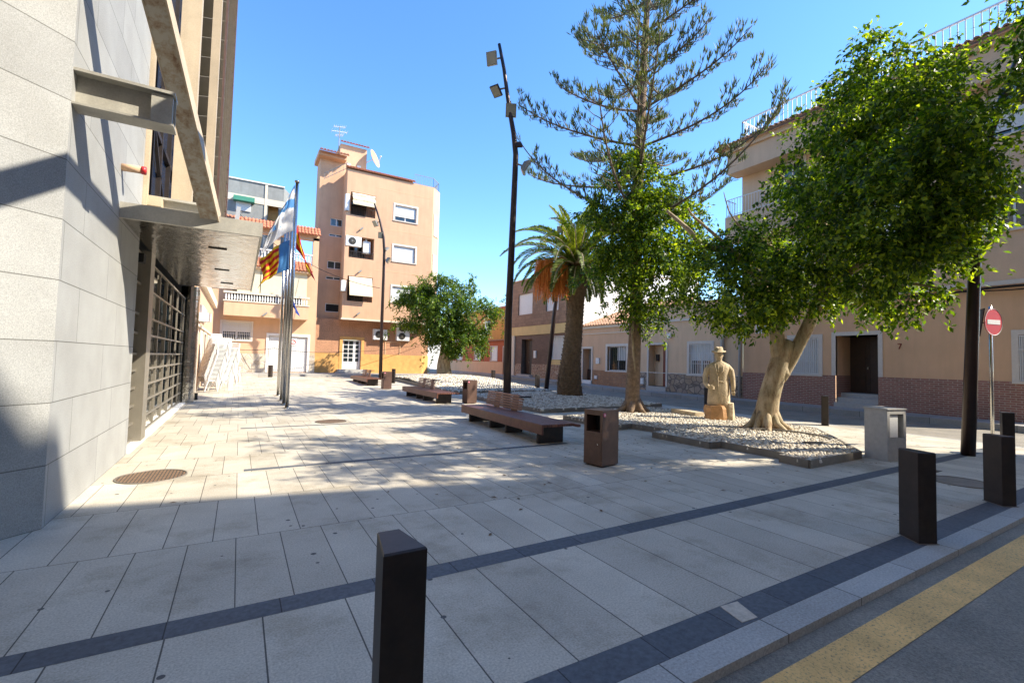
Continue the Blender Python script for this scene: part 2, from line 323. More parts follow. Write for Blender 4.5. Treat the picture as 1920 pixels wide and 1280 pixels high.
# ------------------------------------------------------------------ ground
def gz(y): return 0.02*(min(max(y,20),36)-20)
def sheet(name,rects,mat,dz=0.0,kind=True,skirt=0):
    m=MB()
    for x0,x1,y0,y1 in rects:
        ys=[y0]+[y for y in (20,36) if y0<y<y1]+[y1]
        for a,b in zip(ys,ys[1:]):
            m.quad((x0,a,gz(a)+dz),(x1,a,gz(a)+dz),(x1,b,gz(b)+dz),(x0,b,gz(b)+dz))
            if skirt:
                for p,q in (((x0,a),(x0,b)),((x1,a),(x1,b)),((x0,a),(x1,a)),((x0,b),(x1,b))):
                    m.quad((*p,gz(p[1])+dz),(*q,gz(q[1])+dz),(*q,gz(q[1])+dz-skirt),(*p,gz(p[1])+dz-skirt))
    o=m.build(name,mat,recalc=False)
    if kind: struct(o)
    return o
XE=15.5
sheet('ground',[(-900,900,-900,20),(-900,900,20,36),(-900,900,36,900)],'asph',-.055)
sheet('plaza_pavement',[(-7,XE-.16,3.565,34.2)],'pave',0,skirt=.05)
sheet('pavement',[(-14,XE-.16,2.065,3.357)],'pave_lo',0,skirt=.05)
sheet('stone_band',[(-7,XE-.16,3.359,3.563)],'slate',.001)
sheet('stone_border',[(-14,XE-.16,1.835,2.062)],'slate',.001,skirt=.05)
sheet('kerb',[(-14,XE,1.645,1.832)],'kerb',.0,skirt=.056)
sheet('side_kerb',[(XE-.157,XE,1.835,34.2)],'kerb_y',.0,skirt=.056)
m=MB(); m.box(.13,5.9,7.62,7.74,-.02,.004); m.box(.10,7.6,12.0,12.12,-.02,.004); m.box(1.2,8.2,17.9,18.02,-.02,.004); struct(m.build('paving_strip','slate'))
sheet('road_line',[(-14,60,1.275,1.515)],'yellow',-.051)
m=MB(); m.prism([(2.88,1.86),(3.03,1.85),(3.10,2.04),(2.93,2.055)],0.0,.005); struct(m.build('patched_paving',mottled('sandy_patch',(.55,.48,.38),.2,14,.9,.3)))
sheet('sidewalk',[(19.95,21.3,2.5,60)],'walk',.15,skirt=.21); sheet('sidewalk_kerb',[(19.78,19.947,2.5,60)],'kerb_y',.15,skirt=.21)
sheet('sidewalk_house',[(-4,14.6,34.4,37.2)],'walk',.15,skirt=.21); sheet('sidewalk_house_kerb',[(-4,14.6,34.2,34.397)],'kerb',.152,skirt=.21)
# ------------------------------------------------------------------ building helpers
def PXr(X,s=1): return lambda u,z,d: (X+s*d,u,z)      # wall on a plane of constant X, s=+1 recess towards +X
def PYf(Y): return lambda u,z,d: (u,Y+d,z)
def part(name,mat,root,fn,lab=None,smooth=False):
    m=MB(); fn(m); o=m.build(name,mat,root,smooth=smooth); 
    if lab: o['label']=lab
    return o
def window(root,P,u0,u1,z0,z1,dep,style='glass',surround=0,sill=True,nb=9,mat='frame',blind=1.0,fr=.06,name='window'):
    f=MB(); t=fr
    f.pbox(P,u0,u0+t,z0,z1,dep-.06,dep+.02); f.pbox(P,u1-t,u1,z0,z1,dep-.06,dep+.02); f.pbox(P,u0+t,u1-t,z0,z0+t,dep-.06,dep+.02); f.pbox(P,u0+t,u1-t,z1-t,z1,dep-.06,dep+.02)
    um=(u0+u1)/2
    if style!='dark': f.pbox(P,um-.03,um+.03,z0+t,z1-t,dep-.05,dep+.02)
    wn=f.build(name,'wpaint',root)
    g=MB(); g.pbox(P,u0+t,u1-t,z0+t,z1-t,dep-.01,dep+.04); g.build('pane','glass' if style!='dark' else 'black',wn)
    if style=='blind':
        b=MB(); zb=z1-(z1-z0)*blind; n=max(3,int((z1-zb)/.06))
        for i in range(n): a=zb+(z1-zb)*i/n; b.pbox(P,u0+.03,u1-.03,a+.006,zb+(z1-zb)*(i+1)/n,dep-.10,dep-.075)
        b.build('roller_shutter','wpaint',wn)
    if style in('bars','barsc'):
        b=MB(); 
        for i in range(nb): u=u0+(u1-u0)*(i+.5)/nb; b.pbox(P,u-.012,u+.012,z0+.02,z1-.02,-.02,.004)
        for k in (.02,.36,.69,.98): z=z0+(z1-z0)*k; b.pbox(P,u0,u1,z-.012,z+.012,-.03,-.021)
        b.build('window_bars','wpaint',wn)
        c=MB(); c.pbox(P,u0+t,u1-t,z0+(.0 if style=='barsc' else .42)*(z1-z0)+t,z1-t,dep-.03,dep-.012); c.build('curtain','white',wn)
    if surround:
        s=MB(); w_=surround
        s.pbox(P,u0-w_,u0,z0,z1+w_,-.03,.02); s.pbox(P,u1,u1+w_,z0,z1+w_,-.03,.02); s.pbox(P,u0,u1,z1,z1+w_,-.03,.02); s.pbox(P,u0-w_,u1+w_,z0-.07,z0,-.07,.02)
        s.build('window_surround',mat,wn)
    return wn
def door(root,P,u0,u1,z0,z1,dep,mat='wood',surround=.14,smat='frame',handle=True,panels=True,leaves=2,lab=None):
    d=MB(); um=(u0+u1)/2; n=leaves; d.pbox(P,u0-.03,u1+.03,z0-.03,z1+.03,dep+.002,dep+.05)
    for i in range(n):
        a=u0+(u1-u0)*i/n+.004; b=u0+(u1-u0)*(i+1)/n-.004; d.pbox(P,a,b,z0+.01,z1-.01,dep-.04,dep)
        if panels:
            for k in range(3):
                za=z0+.15+(z1-z0-.2)*k/3; zb=za+(z1-z0-.2)/3-.12; d.pbox(P,a+.1*(b-a)/.5,b-.1*(b-a)/.5,za,zb,dep-.06,dep-.041)
    o=d.build('door',mat,root); 
    if lab: o['label']=lab
    if handle: h=MB(); h.pbox(P,um+.04,um+.08,z0+.98,z0+1.08,dep-.10,dep-.062); h.build('handle','mullion',o)
    if surround:
        s=MB(); w_=surround; s.pbox(P,u0-w_,u0,z0,z1+w_,-.03,.02); s.pbox(P,u1,u1+w_,z0,z1+w_,-.03,.02); s.pbox(P,u0,u1,z1,z1+w_,-.03,.02); s.build('door_surround',smat,root)
    return o
def railing(root,pts,h,n,mat='wpaint',name='railing',r=.016,post=.03,rail=2):
    m=MB(); pts=[Vector(p) for p in pts]; up=Vector((0,0,1))
    for a,b in zip(pts,pts[1:]):
        L=(b-a).length; k=max(2,int(L/n))
        for i in range(k+1): p=a.lerp(b,i/k); m.bar(p,p+up*(h-.01),r,r)
        m.bar(a+up*h,b+up*h,post,post); m.bar(a+up*.08,b+up*.08,r*1.3,r*1.3)
    return m.build(name,mat,root)
def tiles(root,a,b,out,w_,h,mat='tile',name='roof',pitch=.22,rows=3):
    # rows of half-round tiles on a sloped skirt; a,b = upper line ends, out = outward unit dir, w_ = run, h = drop
    m=MB(); a=Vector(a); b=Vector(b); out=Vector(out); L=(b-a).length; d=(b-a)/L; n=max(2,int(L/pitch)); sl_=Vector((out.x*w_,out.y*w_,-h))
    nrm=d.cross(sl_).normalized(); 
    if nrm.z<0: nrm=-nrm
    m.quad(a,b,b+sl_,a+sl_); m.quad(a-nrm*.06,b-nrm*.06,b+sl_-nrm*.06,a+sl_-nrm*.06); m.quad(a+sl_,b+sl_,b+sl_-nrm*.06,a+sl_-nrm*.06)
    for i in range(n):
        c=a+d*((i+.5)*L/n)
        for r_ in range(rows):
            p=c+sl_*(r_/rows); q=c+sl_*((r_+1)/rows)+sl_.normalized()*.04; rr=L/n*.36; ra=rr*.85; vs=[]
            for (pp,rad,lift) in ((p,ra,0.0),(q,rr,.02)):
                for k in range(5): t=math.pi*k/4; vs.append(pp+d*math.cos(t)*rad+nrm*(math.sin(t)*rad*.8+lift+random.uniform(-.004,.004)))
            m.add(vs,[(k,k+1,k+6,k+5) for k in range(4)]+[(5,6,7,8,9)])
    return m.build(name,mat,root)
# ================================================================== right apartment building (constant X facade)
XR=21.2; PR=PXr(XR); PR9=PXr(XR,1)
def U(px,py,X=XR): p=onX(px,py,X); return p.y,p.z
RB=thing('apartment_building',(XR,5,.15),'tall tan apartment building with red brick dado, dark double door and white roof railing','building')
w1=(10.28,11.42,1.43,2.98); d1=(8.15,9.62,.45,3.05,1.25); w2=(3.85,4.42,1.43,2.9)
part('wall','tan',RB,lambda m:(m.wall(PR,3.7,13.7,1.42,4.55,[(w1[0],w1[1],1.43,w1[3],.18),(d1[0],d1[1],1.42,d1[3],1.25),w2],.18), m.quad((XR,13.7,1.42),(33,13.7,1.42),(33,13.7,4.55),(XR,13.7,4.55)), m.quad((XR,13.7,0),(33,13.7,0),(33,13.7,1.42),(XR,13.7,1.42)), m.quad((XR,3.7,0),(33,3.7,0),(33,3.7,12.4),(XR,3.7,12.4))))
part('brick_dado','brick',RB,lambda m:(m.wall(PXr(XR-.03),3.7,13.7,.05,1.42,[(d1[0]-.02,d1[1]+.02,.05,1.42,.03)],.03),m.quad((XR-.03,3.7,1.42),(XR-.03,d1[0]-.02,1.42),(XR,d1[0]-.02,1.42),(XR,3.7,1.42)),m.quad((XR-.03,d1[1]+.02,1.42),(XR-.03,13.7,1.42),(XR,13.7,1.42),(XR,d1[1]+.02,1.42)),m.pbox(PR,d1[0]-.001,d1[0]+.02,.1,1.42,.01,1.2),m.pbox(PR,d1[1]-.02,d1[1]+.001,.1,1.42,.01,1.2)))
door(RB,PR,d1[0]+.02,d1[1]-.02,.72,3.05,1.2,'wood',0,leaves=2,lab='dark carved wood double door deep in its recess')
part('door_surround','frame',RB,lambda m:(m.pbox(PR,8.0,8.15,1.42,3.2,-.04,.1),m.pbox(PR,9.62,9.77,1.42,3.2,-.04,.1),m.pbox(PR,8.15,9.62,3.05,3.2,-.04,.1)))
for i,(a,b) in enumerate(((.12,.34),(.34,.54),(.54,.72))): part('step','granite',RB,lambda m:m.pbox(PR,d1[0]+.02,d1[1]-.02,.1,b,-.25+.3*i+(.0 if i else 0),1.2))
part('ceiling_panel','tan',RB,lambda m:(m.pbox(PR,d1[0],d1[1],3.05,3.1,.12,1.25)))
window(RB,PR,w1[0],w1[1],w1[2],w1[3],.16,'barsc',.16,nb=14)
window(RB,PR,w2[0],w2[1],w2[2],w2[3],.16,'barsc',.16,nb=12)
UP1=mottled('pinkish_tan_render',(.68,.48,.32),.05,1.2,.9,.1,stain=.1); MT['up1']=UP1
upw=[(3.9,5.0,6.3,8.0),(3.9,5.0,9.4,11.2),(7.2,8.4,6.3,8.0),(7.2,8.4,9.4,11.2),(10.6,11.9,5.6,8.0),(10.8,11.9,8.95,11.0)]
XU=XR-.12; PU=PXr(XU)
part('upper_wall','up1',RB,lambda m:(m.wall(PU,3.7,13.7,4.6,12.4,upw,.2),m.quad((XU,13.7,4.6),(33,13.7,4.6),(33,13.7,12.4),(XU,13.7,12.4)),m.quad((XU,3.7,4.6),(XR+.2,3.7,4.6),(XR+.2,13.7,4.6),(XU,13.7,4.6))))
for i,h in enumerate(upw): window(RB,PU,h[0],h[1],h[2],h[3],.18,'blind' if i in(1,2,4) else 'glass',.12,blind=.9)
part('string_course','frame',RB,lambda m:m.pbox(PU,3.7,13.72,4.52,4.66,-.03,.3))
XB=20.25
part('balcony','up1',RB,lambda m:(m.box(XB,XU-.002,9.6,14.05,7.75,8.95)))
railing(RB,[(XU-.05,14.0,8.95),(XB+.05,14.0,8.95),(XB+.05,9.65,8.95),(XU-.05,9.65,8.95)],.85,.14,name='balcony_railing')
part('cornice','up1',RB,lambda m:(m.box(XB,XU-.002,3.7,13.95,11.05,12.05),m.box(XB-.12,XB+.8,3.7,14.0,12.05,12.3)))
part('roof_slab','up1',RB,lambda m:m.box(XU-.05,33,3.7,13.69,12.4,12.52))
tiles(RB,(21.3,3.7,12.95),(21.3,14.1,12.95),(-1,0,0),1.45,.62,'tile_d',rows=3)
tiles(RB,(20.0,14.1,12.6),(33,14.1,12.6),(0,1,0),.4,.2,'tile_d',name='side_roof_edge',rows=1)
railing(RB,[(33,13.75,12.95),(21.15,13.75,12.95),(21.15,3.7,12.95)],.95,.2,name='roof_railing',r=.03,post=.06)
part('rooftop_parapet','wpaint',RB,lambda m:(m.box(21.1,21.35,3.7,13.8,12.8,12.97)))
part('house_number','redwood',RB,lambda m:(m.pbox(PR,7.42,7.54,2.66,2.69,-.02,.0),m.bar((XR-.012,7.43,2.67),(XR-.012,7.50,2.49),.028,.02,(1,0,0))))
# street name plate on the corner
p=onX(1429,617,XR-.02); m=MB(); m.box(XR-.03,XR-.002,p.y-.32,p.y+.32,p.z-.2,p.z+.2); o=m.build('street_name_plate','signw'); tag(o,'white glazed street name plate high on the tan wall beside the drainpipe','sign')
m=MB()
for k,(a,b) in enumerate(((-.05,.05),(-.26,-.02),(.03,.24),(-.2,.2))):
    zz=p.z+(.12 if k==0 else .02 if k<3 else -.1)
    q=p.y+a
    while q<p.y+b: m.box(XR-.034,XR-.031,q,q+.03,zz-.03,zz+.03); q+=.05
m.build('lettering','blk',o)['kind']='stuff'
# cable along the string course
m=MB(); m.tube([(XU-.06,y,4.42+.03*math.sin(y*1.7)) for y in np.linspace(3.7,13.6,40)],.035,6); m.tube([(XU-.05,y,4.36+.03*math.sin(y*2.3+1)) for y in np.linspace(3.7,13.6,40)],.02,6)
tag(m.build('wall_cable','black'),'black cable bundle running along the first floor line of the tan building','cable')
# drainpipes
def pipe(name,pts,r,mat,lab): m=MB(); m.tube(pts,r,10); return tag(m.build(name,mat,smooth=True),lab,'pipe')
pipe('drainpipe',[(XR-.1,13.82,.2),(XR-.1,13.82,5.0)],.06,'granite','straight grey drainpipe where the tan building meets the low house')
a=onX(1363,700,XR-.12); b=onX(1362,632,XR-.12)
pipe('stove_pipe',[(XR-.12,14.75,1.4),(XR-.12,14.75,3.05),(XR-.14,14.6,3.3),(XR-.2,14.35,3.55),(XR-.2,14.3,4.9)],.085,'granite','bent dark grey pipe rising behind the head of the statue')
# ================================================================== low house H2 (stone dado, red door)
H2=thing('house',(XR,17.3,.2),'single storey beige house with rubble stone dado, red door and barred window','house')
dd=(18.42,19.72,.42,2.86,.55); ww=(15.45,16.82,1.2,2.86,.2)
part('wall','beige',H2,lambda m:(m.wall(PR,13.705,20.9,.1,5.05,[dd,ww]),m.quad((XR,13.705,5.05),(28,13.705,5.05),(28,20.9,5.05),(XR,20.9,5.05)),m.quad((XR,20.9,.1),(28,20.9,.1),(28,20.9,5.05),(XR,20.9,5.05))))
part('stone_dado','rub',H2,lambda m:m.wall(PXr(XR-.035),13.705,20.9,.05,1.2,[(dd[0]-.14,dd[1]+.14,.05,1.2,.035)],.035))
part('cornice','frame',H2,lambda m:(m.pbox(PR,13.705,20.9,4.15,4.27,-.07,.0),m.pbox(PR,13.705,20.9,1.2,1.24,-.04,.0)))
part('coping','tile_d',H2,lambda m:m.pbox(PR,13.705,20.9,5.05,5.14,-.08,.25))
door(H2,PR,18.42,19.05,.42,2.75,.5,'redwood',0,leaves=1,lab='polished red wood door')
part('door_surround','frame',H2,lambda m:(m.pbox(PR,18.3,18.42,.42,2.98,-.05,.02),m.pbox(PR,19.72,19.84,.42,2.98,-.05,.02),m.pbox(PR,18.42,19.72,2.86,2.98,-.05,.02)))
part('porch_wall','beige',H2,lambda m:(m.pbox(PR,19.07,19.71,.42,2.85,.51,.55),m.pbox(PR,18.43,19.71,2.76,2.85,.49,.55)))
part('doorstep','granite',H2,lambda m:m.pbox(PR,18.35,19.8,.12,.42,-.12,.5))
window(H2,PR,ww[0],ww[1],ww[2],ww[3],.18,'bars',.15,nb=12)
m=MB(); m.box(XR-.16,XR-.075,18.02,18.24,3.22,3.5); m.tube([(XR-.1,18.3,3.35),(XR-.1,18.32,4.1)],.015,6); tag(m.build('junction_box','wpaint'),'small white junction box on the beige wall above and right of the red door','box')
m=MB(); m.box(XR-.1,XR-.04,20.05,20.3,.5,.85); m.box(XR-.11,XR-.1,20.1,20.18,.6,.75); tag(m.build('meter_box','wpaint'),'white meter box low on the stone dado left of the red door','box')
m=MB(); m.box(XR+.40,XR+.50,19.35,19.55,1.9,2.3); tag(m.build('letter_box','blk'),'dark letter box on the porch wall beside the red door','box')
# ================================================================== low house H1 (tile roof)
H1=thing('tiled_house',(XR,23.5,.3),'low beige house with sloping terracotta roof and brown tiled dado','house')
dd=(24.95,25.88,.5,2.7,.6); ww=(21.62,23.35,1.22,2.82,.25)
part('wall','peach2',H1,lambda m:(m.wall(PR,20.902,26.1,.15,4.25,[dd,ww]),m.quad((XR,26.1,.15),(29,26.1,.15),(29,26.1,4.2),(XR,26.1,4.2))))
bpy.data.objects[H1.name]; 
part('tiled_dado','tile_dado',H1,lambda m:m.wall(PXr(XR-.03),20.902,26.1,.1,1.22,[(dd[0]-.01,dd[1]+.01,.1,1.22,.03)],.03))
part('cornice','cream',H1,lambda m:(m.pbox(PR,20.902,26.1,3.7,3.76,-.05,0),m.pbox(PR,20.902,26.1,4.1,4.25,-.1,0)))
door(H1,PR,24.97,25.5,.5,2.65,.55,'cream',0,leaves=1); part('porch_recess','greyw',H1,lambda m:m.pbox(PR,25.5,25.88,.5,2.7,.55,.6)); part('dark_dado_return','wood',H1,lambda m:m.pbox(PR,24.96,25.87,.5,1.25,.40,.49))
part('door_surround','frame',H1,lambda m:(m.pbox(PR,24.83,24.95,.5,2.84,-.05,.02),m.pbox(PR,25.88,26.0,.5,2.84,-.05,.02),m.pbox(PR,24.95,25.88,2.7,2.84,-.05,.02)))
part('doorstep','white',H1,lambda m:m.pbox(PR,24.9,25.9,.15,.5,-.1,.5))
window(H1,PR,ww[0],ww[1],ww[2],ww[3],.22,'glass',.17,blind=1); part('window_curtain','white',H1,lambda m:(m.pbox(PR,21.75,22.5,1.9,2.75,.10,.14)))
part('window_grille','blk',H1,lambda m:[m.pbox(PR,ww[0]+(ww[1]-ww[0])*(i+.5)/11-.01,ww[0]+(ww[1]-ww[0])*(i+.5)/11+.01,1.24,2.8,.02,.04) for i in range(11)])
tiles(H1,(27.0,20.95,6.4),(27.0,26.1,6.4),(-1,0,0),5.95,2.1,'tile_p',rows=14,pitch=.26)
m=MB(); m.box(XR-.1,XR-.002,24.1,24.42,1.65,2.05); m.box(XR-.11,XR-.1,24.2,24.28,1.8,1.95); tag(m.build('meter_box','wpaint'),'white meter box at chest height between the door and window of the tiled house','box')
m=MB(); m.box(XR-.1,XR-.032,24.3,24.55,.62,.85); tag(m.build('meter_box','wpaint'),'small pale meter box low on the brown tiled dado','box')
# ================================================================== brown tiled building
BR=thing('brown_building',(XR,31,.3),'two storey brown tiled building with shuttered windows above a pale yellow band','building')
dd=(32.6,34.3,.6,3.6,.5); ww=(27.3,30.0,1.9,3.75,.3)
up=[(32.6,34.9,5.75,7.55),(28.9,30.6,5.75,7.55),(26.7,27.9,5.3,7.4)]
part('ground_floor_wall','brown2',BR,lambda m:m.wall(PR,26.102,36.0,.2,4.0,[dd,ww]))
part('stone_dado','crazy',BR,lambda m:m.wall(PXr(XR-.03),26.102,36.0,.15,1.5,[(dd[0],dd[1],.15,1.5,.03)],.03))
part('yellow_band','yel',BR,lambda m:(m.pbox(PR,26.102,36.0,3.95,4.7,-.06,.1),m.pbox(PR,27.0,30.3,1.5,1.88,-.04,.05)))
part('upper_wall','brown',BR,lambda m:m.wall(PXr(XR-.08),26.102,36.0,4.7,8.75,up,.25))
part('side_wall','white',BR,lambda m:(m.quad((XR-.08,26.102,.2),(34,26.102,.2),(34,26.102,8.9),(XR-.08,26.102,8.9)),m.box(26,34,26.11,36,8.7,9.6)))
part('roof_slab','peach2',BR,lambda m:m.box(XR-.12,34,26.1,36.05,8.75,8.85))
part('side_pillar','cream',BR,lambda m:m.pbox(PR,35.4,35.9,.3,3.95,-.1,.0))
door(BR,PR,dd[0]+.02,dd[1]-.02,.62,3.55,.4,'blk',.0)
window(BR,PR,ww[0],ww[1],ww[2],ww[3],.25,'barsc',0,nb=14)
for h in up: window(BR,PXr(XR-.08),h[0],h[1],h[2],h[3],.2,'blind',.0)
for (a,b) in ((.1,.45),): part('doorstep','granite',BR,lambda m:m.pbox(PR,dd[0]-.2,dd[1]+.2,.2,.6,-.35,.3))
m=MB(); m.pbox(PR,31.9,32.2,2.0,2.6,-.12,-.01); tag(m.build('intercom_box','wpaint'),'white box on the brown brick beside the dark door','box')
# ================================================================== red building + orange block
RD=thing('red_house',(XR,43,.3),'low red rendered house with beige plinth and narrow white shuttered windows','house')
ww=[(46.7,48.0,1.75,3.0),(42.2,43.6,1.75,3.05),(38.7,40.0,1.72,3.05)]; dd=(36.6,37.5,.6,3.0,.2)
part('wall','redw',RD,lambda m:(m.wall(PR,36.005,52,.3,3.6,ww+[dd],.2),m.quad((XR,36,3.6),(30,36,3.6),(30,52,3.6),(XR,52,3.6))))
part('plinth','tan',RD,lambda m:m.wall(PXr(XR-.04),36.005,52,.25,1.6,[(dd[0],dd[1],.25,1.6,.04)],.04))
for h in ww: window(RD,PR,*h,.15,'blind',.08,blind=1)
door(RD,PR,dd[0],dd[1],.6,3.0,.15,'wpaint',.08,leaves=1)
part('coping','tile_d',RD,lambda m:m.pbox(PR,36.005,52,3.6,3.72,-.15,.3))
OB=thing('orange_building',(24,43,.3),'plain orange building rising behind the low red house','building')
part('wall','orangew',OB,lambda m:m.box(23.2,34,36.2,52,.3,7.1)); part('roof_edge','tile',OB,lambda m:m.box(23.0,34.1,36.15,52.1,7.1,7.3)); window(OB,PXr(23.2),44,45.2,4.6,6,-.02+.05,'blind',.0)
m=MB(); m.tube([(23.05,38.5,3.7),(23.05,38.5,6.2),(23.05,39.3,6.3)],.06,8); tag(m.build('vent_pipe','blk'),'dark vent pipe on the orange wall above the red house','pipe')
FB=thing('blue_building',(19,62,.3),'distant white and blue painted wall seen in the gap beside the fig tree','building')
part('wall','white',FB,lambda m:m.box(14,30,62,66,.3,4.6)); part('blue_panel','blue',FB,lambda m:m.box(16.3,19,61.9,61.99,1.0,4.0)); part('roof_edge','tile_d',FB,lambda m:m.box(13.9,30.1,61.8,66,4.6,4.75))
# ================================================================== four storey peach building
FBd=thing('four_storey_building',(9,36,.4),'four storey peach apartment building with chamfered corner, stacked loggias and roof railing','building')
YF=36.0; P36=PYf(YF); PG=PYf(37.0); PRc=PYf(37.5)
def V(px,py,Y=YF): p=onY(px,py,Y); return p.x,p.z
def pane_rect(x0,y0,x1,y1,Y):
    a=onY(x0,y0,Y); b=onY(x1,y1,Y); return (min(a.x,b.x),max(a.x,b.x),min(a.z,b.z),max(a.z,b.z))
XA,XC=6.45,13.3
log=[(6.75,8.62,12.45,14.2,1.4),(6.75,8.62,9.2,10.85,1.4),(6.75,8.62,5.9,7.8,1.4)]
win=[(10.15,11.9,12.62,13.85),(10.15,11.9,9.35,10.6),(10.15,11.9,6.1,7.35)]
part('upper_wall','peach',FBd,lambda m:(m.wall(P36,XA,XC,4.55,15.8,log+[h+(.22,) for h in win],.22),
    m.quad((XA,36,4.55),(XA,37.5,4.55),(XA,37.5,15.8),(XA,36,15.8)), m.quad((XA,36,4.55),(XC,36,4.55),(14.2,36.9,4.55),(14.2,46,4.55),(XA,46,4.55)),
    m.quad((14.2,36.9,4.55),(14.2,46,4.55),(14.2,46,15.8),(14.2,36.9,15.8))))
part('chamfered_wall','peach2',FBd,lambda m:(m.quad((XC,36,4.55),(14.2,36.9,4.55),(14.2,36.9,15.8),(XC,36,15.8))))
part('recessed_wall','peach',FBd,lambda m:(m.wall(PRc,4.72,XA,4.45,16.9,[(pane_rect(*r_,37.5)+(.15,)) for r_ in ((620,408,642,426),(617,437,643,446),(614,488,641,506),(611,517,640,526),(610,568,637,586))],.15),m.quad((4.72,37.5,.4),(4.72,39.2,.4),(4.72,39.2,16.9),(4.72,37.5,16.9)),m.quad((4.72,39.2,.4),(6.45,39.2,.4),(6.45,39.2,16.9),(4.72,39.2,16.9))))
for i,r_ in enumerate(((620,408,642,426),(617,437,643,446),(614,488,641,506),(611,517,640,526),(610,568,637,586))):
    h=pane_rect(*r_,37.5); window(FBd,PRc,*h,.12,'dark' if i in(4,) else 'glass',0,fr=.05)
part('ground_floor_wall','pink',FBd,lambda m:(m.wall(PG,4.72,13.1,.35,4.55,[(6.78,8.15,.75,3.0,.25)],.25),m.quad((13.1,37,.35),(13.9,37.8,.35),(13.9,37.8,4.55),(13.1,37,4.55)),m.quad((13.9,37.8,.35),(13.9,46,.35),(13.9,46,4.55),(13.9,37.8,4.55))))
part('plinth','ochre',FBd,lambda m:(m.wall(PYf(36.96),4.72,13.12,.3,1.95,[(6.55,8.38,.3,1.95,.04)],.04),m.quad((13.12,36.96,.3),(13.94,37.78,.3),(13.94,37.78,1.95),(13.12,36.96,1.95))))
part('door_surround','ochre',FBd,lambda m:(m.pbox(PG,6.55,6.77,.45,3.25,-.06,.02),m.pbox(PG,8.16,8.38,.45,3.25,-.06,.02),m.pbox(PG,6.77,8.16,3.0,3.25,-.06,.02)))
part('panel_trim','tan',FBd,lambda m:(m.pbox(PG,10.0,10.06,1.96,3.0,-.04,0),m.pbox(PG,11.2,11.26,1.96,3.0,-.04,0),m.pbox(PG,10.06,11.2,2.94,3.0,-.04,0)))
def odoor(m):
    m.pbox(PG,6.8,8.13,.76,2.98,.14,.18)
dr=part('entrance_door','wpaint',FBd,odoor)
part('door_pane','glass',dr,lambda m:[m.pbox(PG,a,a+w_,z,z+.26,.125,.139) for a,w_ in ((6.9,.30),(7.28,.30),(7.78,.22)) for z in (1.35,1.68,2.01,2.34,2.66)])
part('doorstep','granite',FBd,lambda m:(m.box(6.4,8.5,36.3,37.25,.4,.75),m.box(6.2,8.7,36.15,36.3,.4,.58)))
part('ceiling_edge','cream',FBd,lambda m:(m.pbox(P36,XA-.05,XC,4.48,4.6,-.05,.3),))
part('storey_groove','tan',FBd,lambda m:[m.pbox(P36,8.7,XC,z,z+.04,-.008,.0) for z in (8.45,11.75,14.9)])
for i,h in enumerate(log):
    lw=part('loggia_wall','peach',FBd,lambda m:m.pbox(P36,h[0],h[1],h[2],h[3],1.38,1.5))
    part('loggia_door','glass',lw,lambda m:m.pbox(P36,h[0]+.3,h[1]-.4,h[2]+.05,h[3]-.3,1.33,1.379))
    railing(FBd,[(h[0],36.06,h[2]),(h[1],36.06,h[2])],.62 if i!=1 else .5,.11,'blk','loggia_railing',.02,.04)
for i,h in enumerate(win): window(FBd,P36,h[0],h[1],h[2],h[3],.2,'blind',.14,blind=(.72,1,1)[i])
for i,(a,b) in enumerate(((13.75,11.9),(10.4,8.5),(7,5.4))):
    part('louvred_vent','cream',FBd,lambda m:[m.bar((13.45+.055*k,36.10+.055*k,a),(13.45+.055*k,36.10+.055*k,b),.05,.05) for k in range(0,12,1)])
tiles(FBd,(4.5,36.9,17.3),(6.6,36.9,17.3),(0,-1,0),.5,.2,name='roof_edge',rows=2)
part('roof_slab','peach',FBd,lambda m:(m.box(4.5,6.5,36.9,39.4,16.85,17.2),m.prism([(XA,36.0),(XC,36.0),(14.2,36.9),(14.2,46),(XA,46)],15.8,15.9)))
tiles(FBd,(XA-.1,36.5,16.3),(11.7,36.5,16.3),(0,-1,0),.65,.3,name='roof',rows=2)
part('parapet','peach',FBd,lambda m:m.box(XA,11.7,36.5,36.7,15.9,16.28))
railing(FBd,[(11.7,36.1,15.9),(XC,36.1,15.9),(14.1,36.95,15.9),(14.1,42,15.9)],.8,.16,'greyw','roof_railing',.02,.035)
railing(FBd,[(4.95,36.9,15.0),(6.45,36.15,15.9)],.5,.3,'greyw','stair_railing',.02,.03)
tw=part('stair_tower','peach2',FBd,lambda m:m.box(6.35,8.45,39,42,15.9,19.0)); tiles(tw,(6.3,39.0,19.25),(8.6,39.0,19.25),(0,-1,0),.3,.15,name='tower_roof',rows=1); part('tower_vent','white',tw,lambda m:(m.box(6.9,7.2,38.95,38.999,17.1,17.5),m.box(7.7,8.0,38.95,38.999,17.1,17.5)))
for z in (8.8,12.05,5.5):
    pass
for (px,py) in ((678,429),(675,509),(672,588)):
    p=onY(px,py,35.9); m=MB(); m.bar((p.x-.12,35.9,p.z-.1),(p.x+.1,35.9,p.z+.1),.14,.10); m.box(p.x-.05,p.x+.05,35.9,35.998,p.z-.04,p.z+.04)
    tag(m.build('wall_lamp','greyw'),'small grey outdoor lamp on the peach loggia parapet %s'%('of the top storey' if py<450 else 'of the middle storey' if py<550 else 'of the lowest loggia'),'lamp','lamps on the loggia parapets')
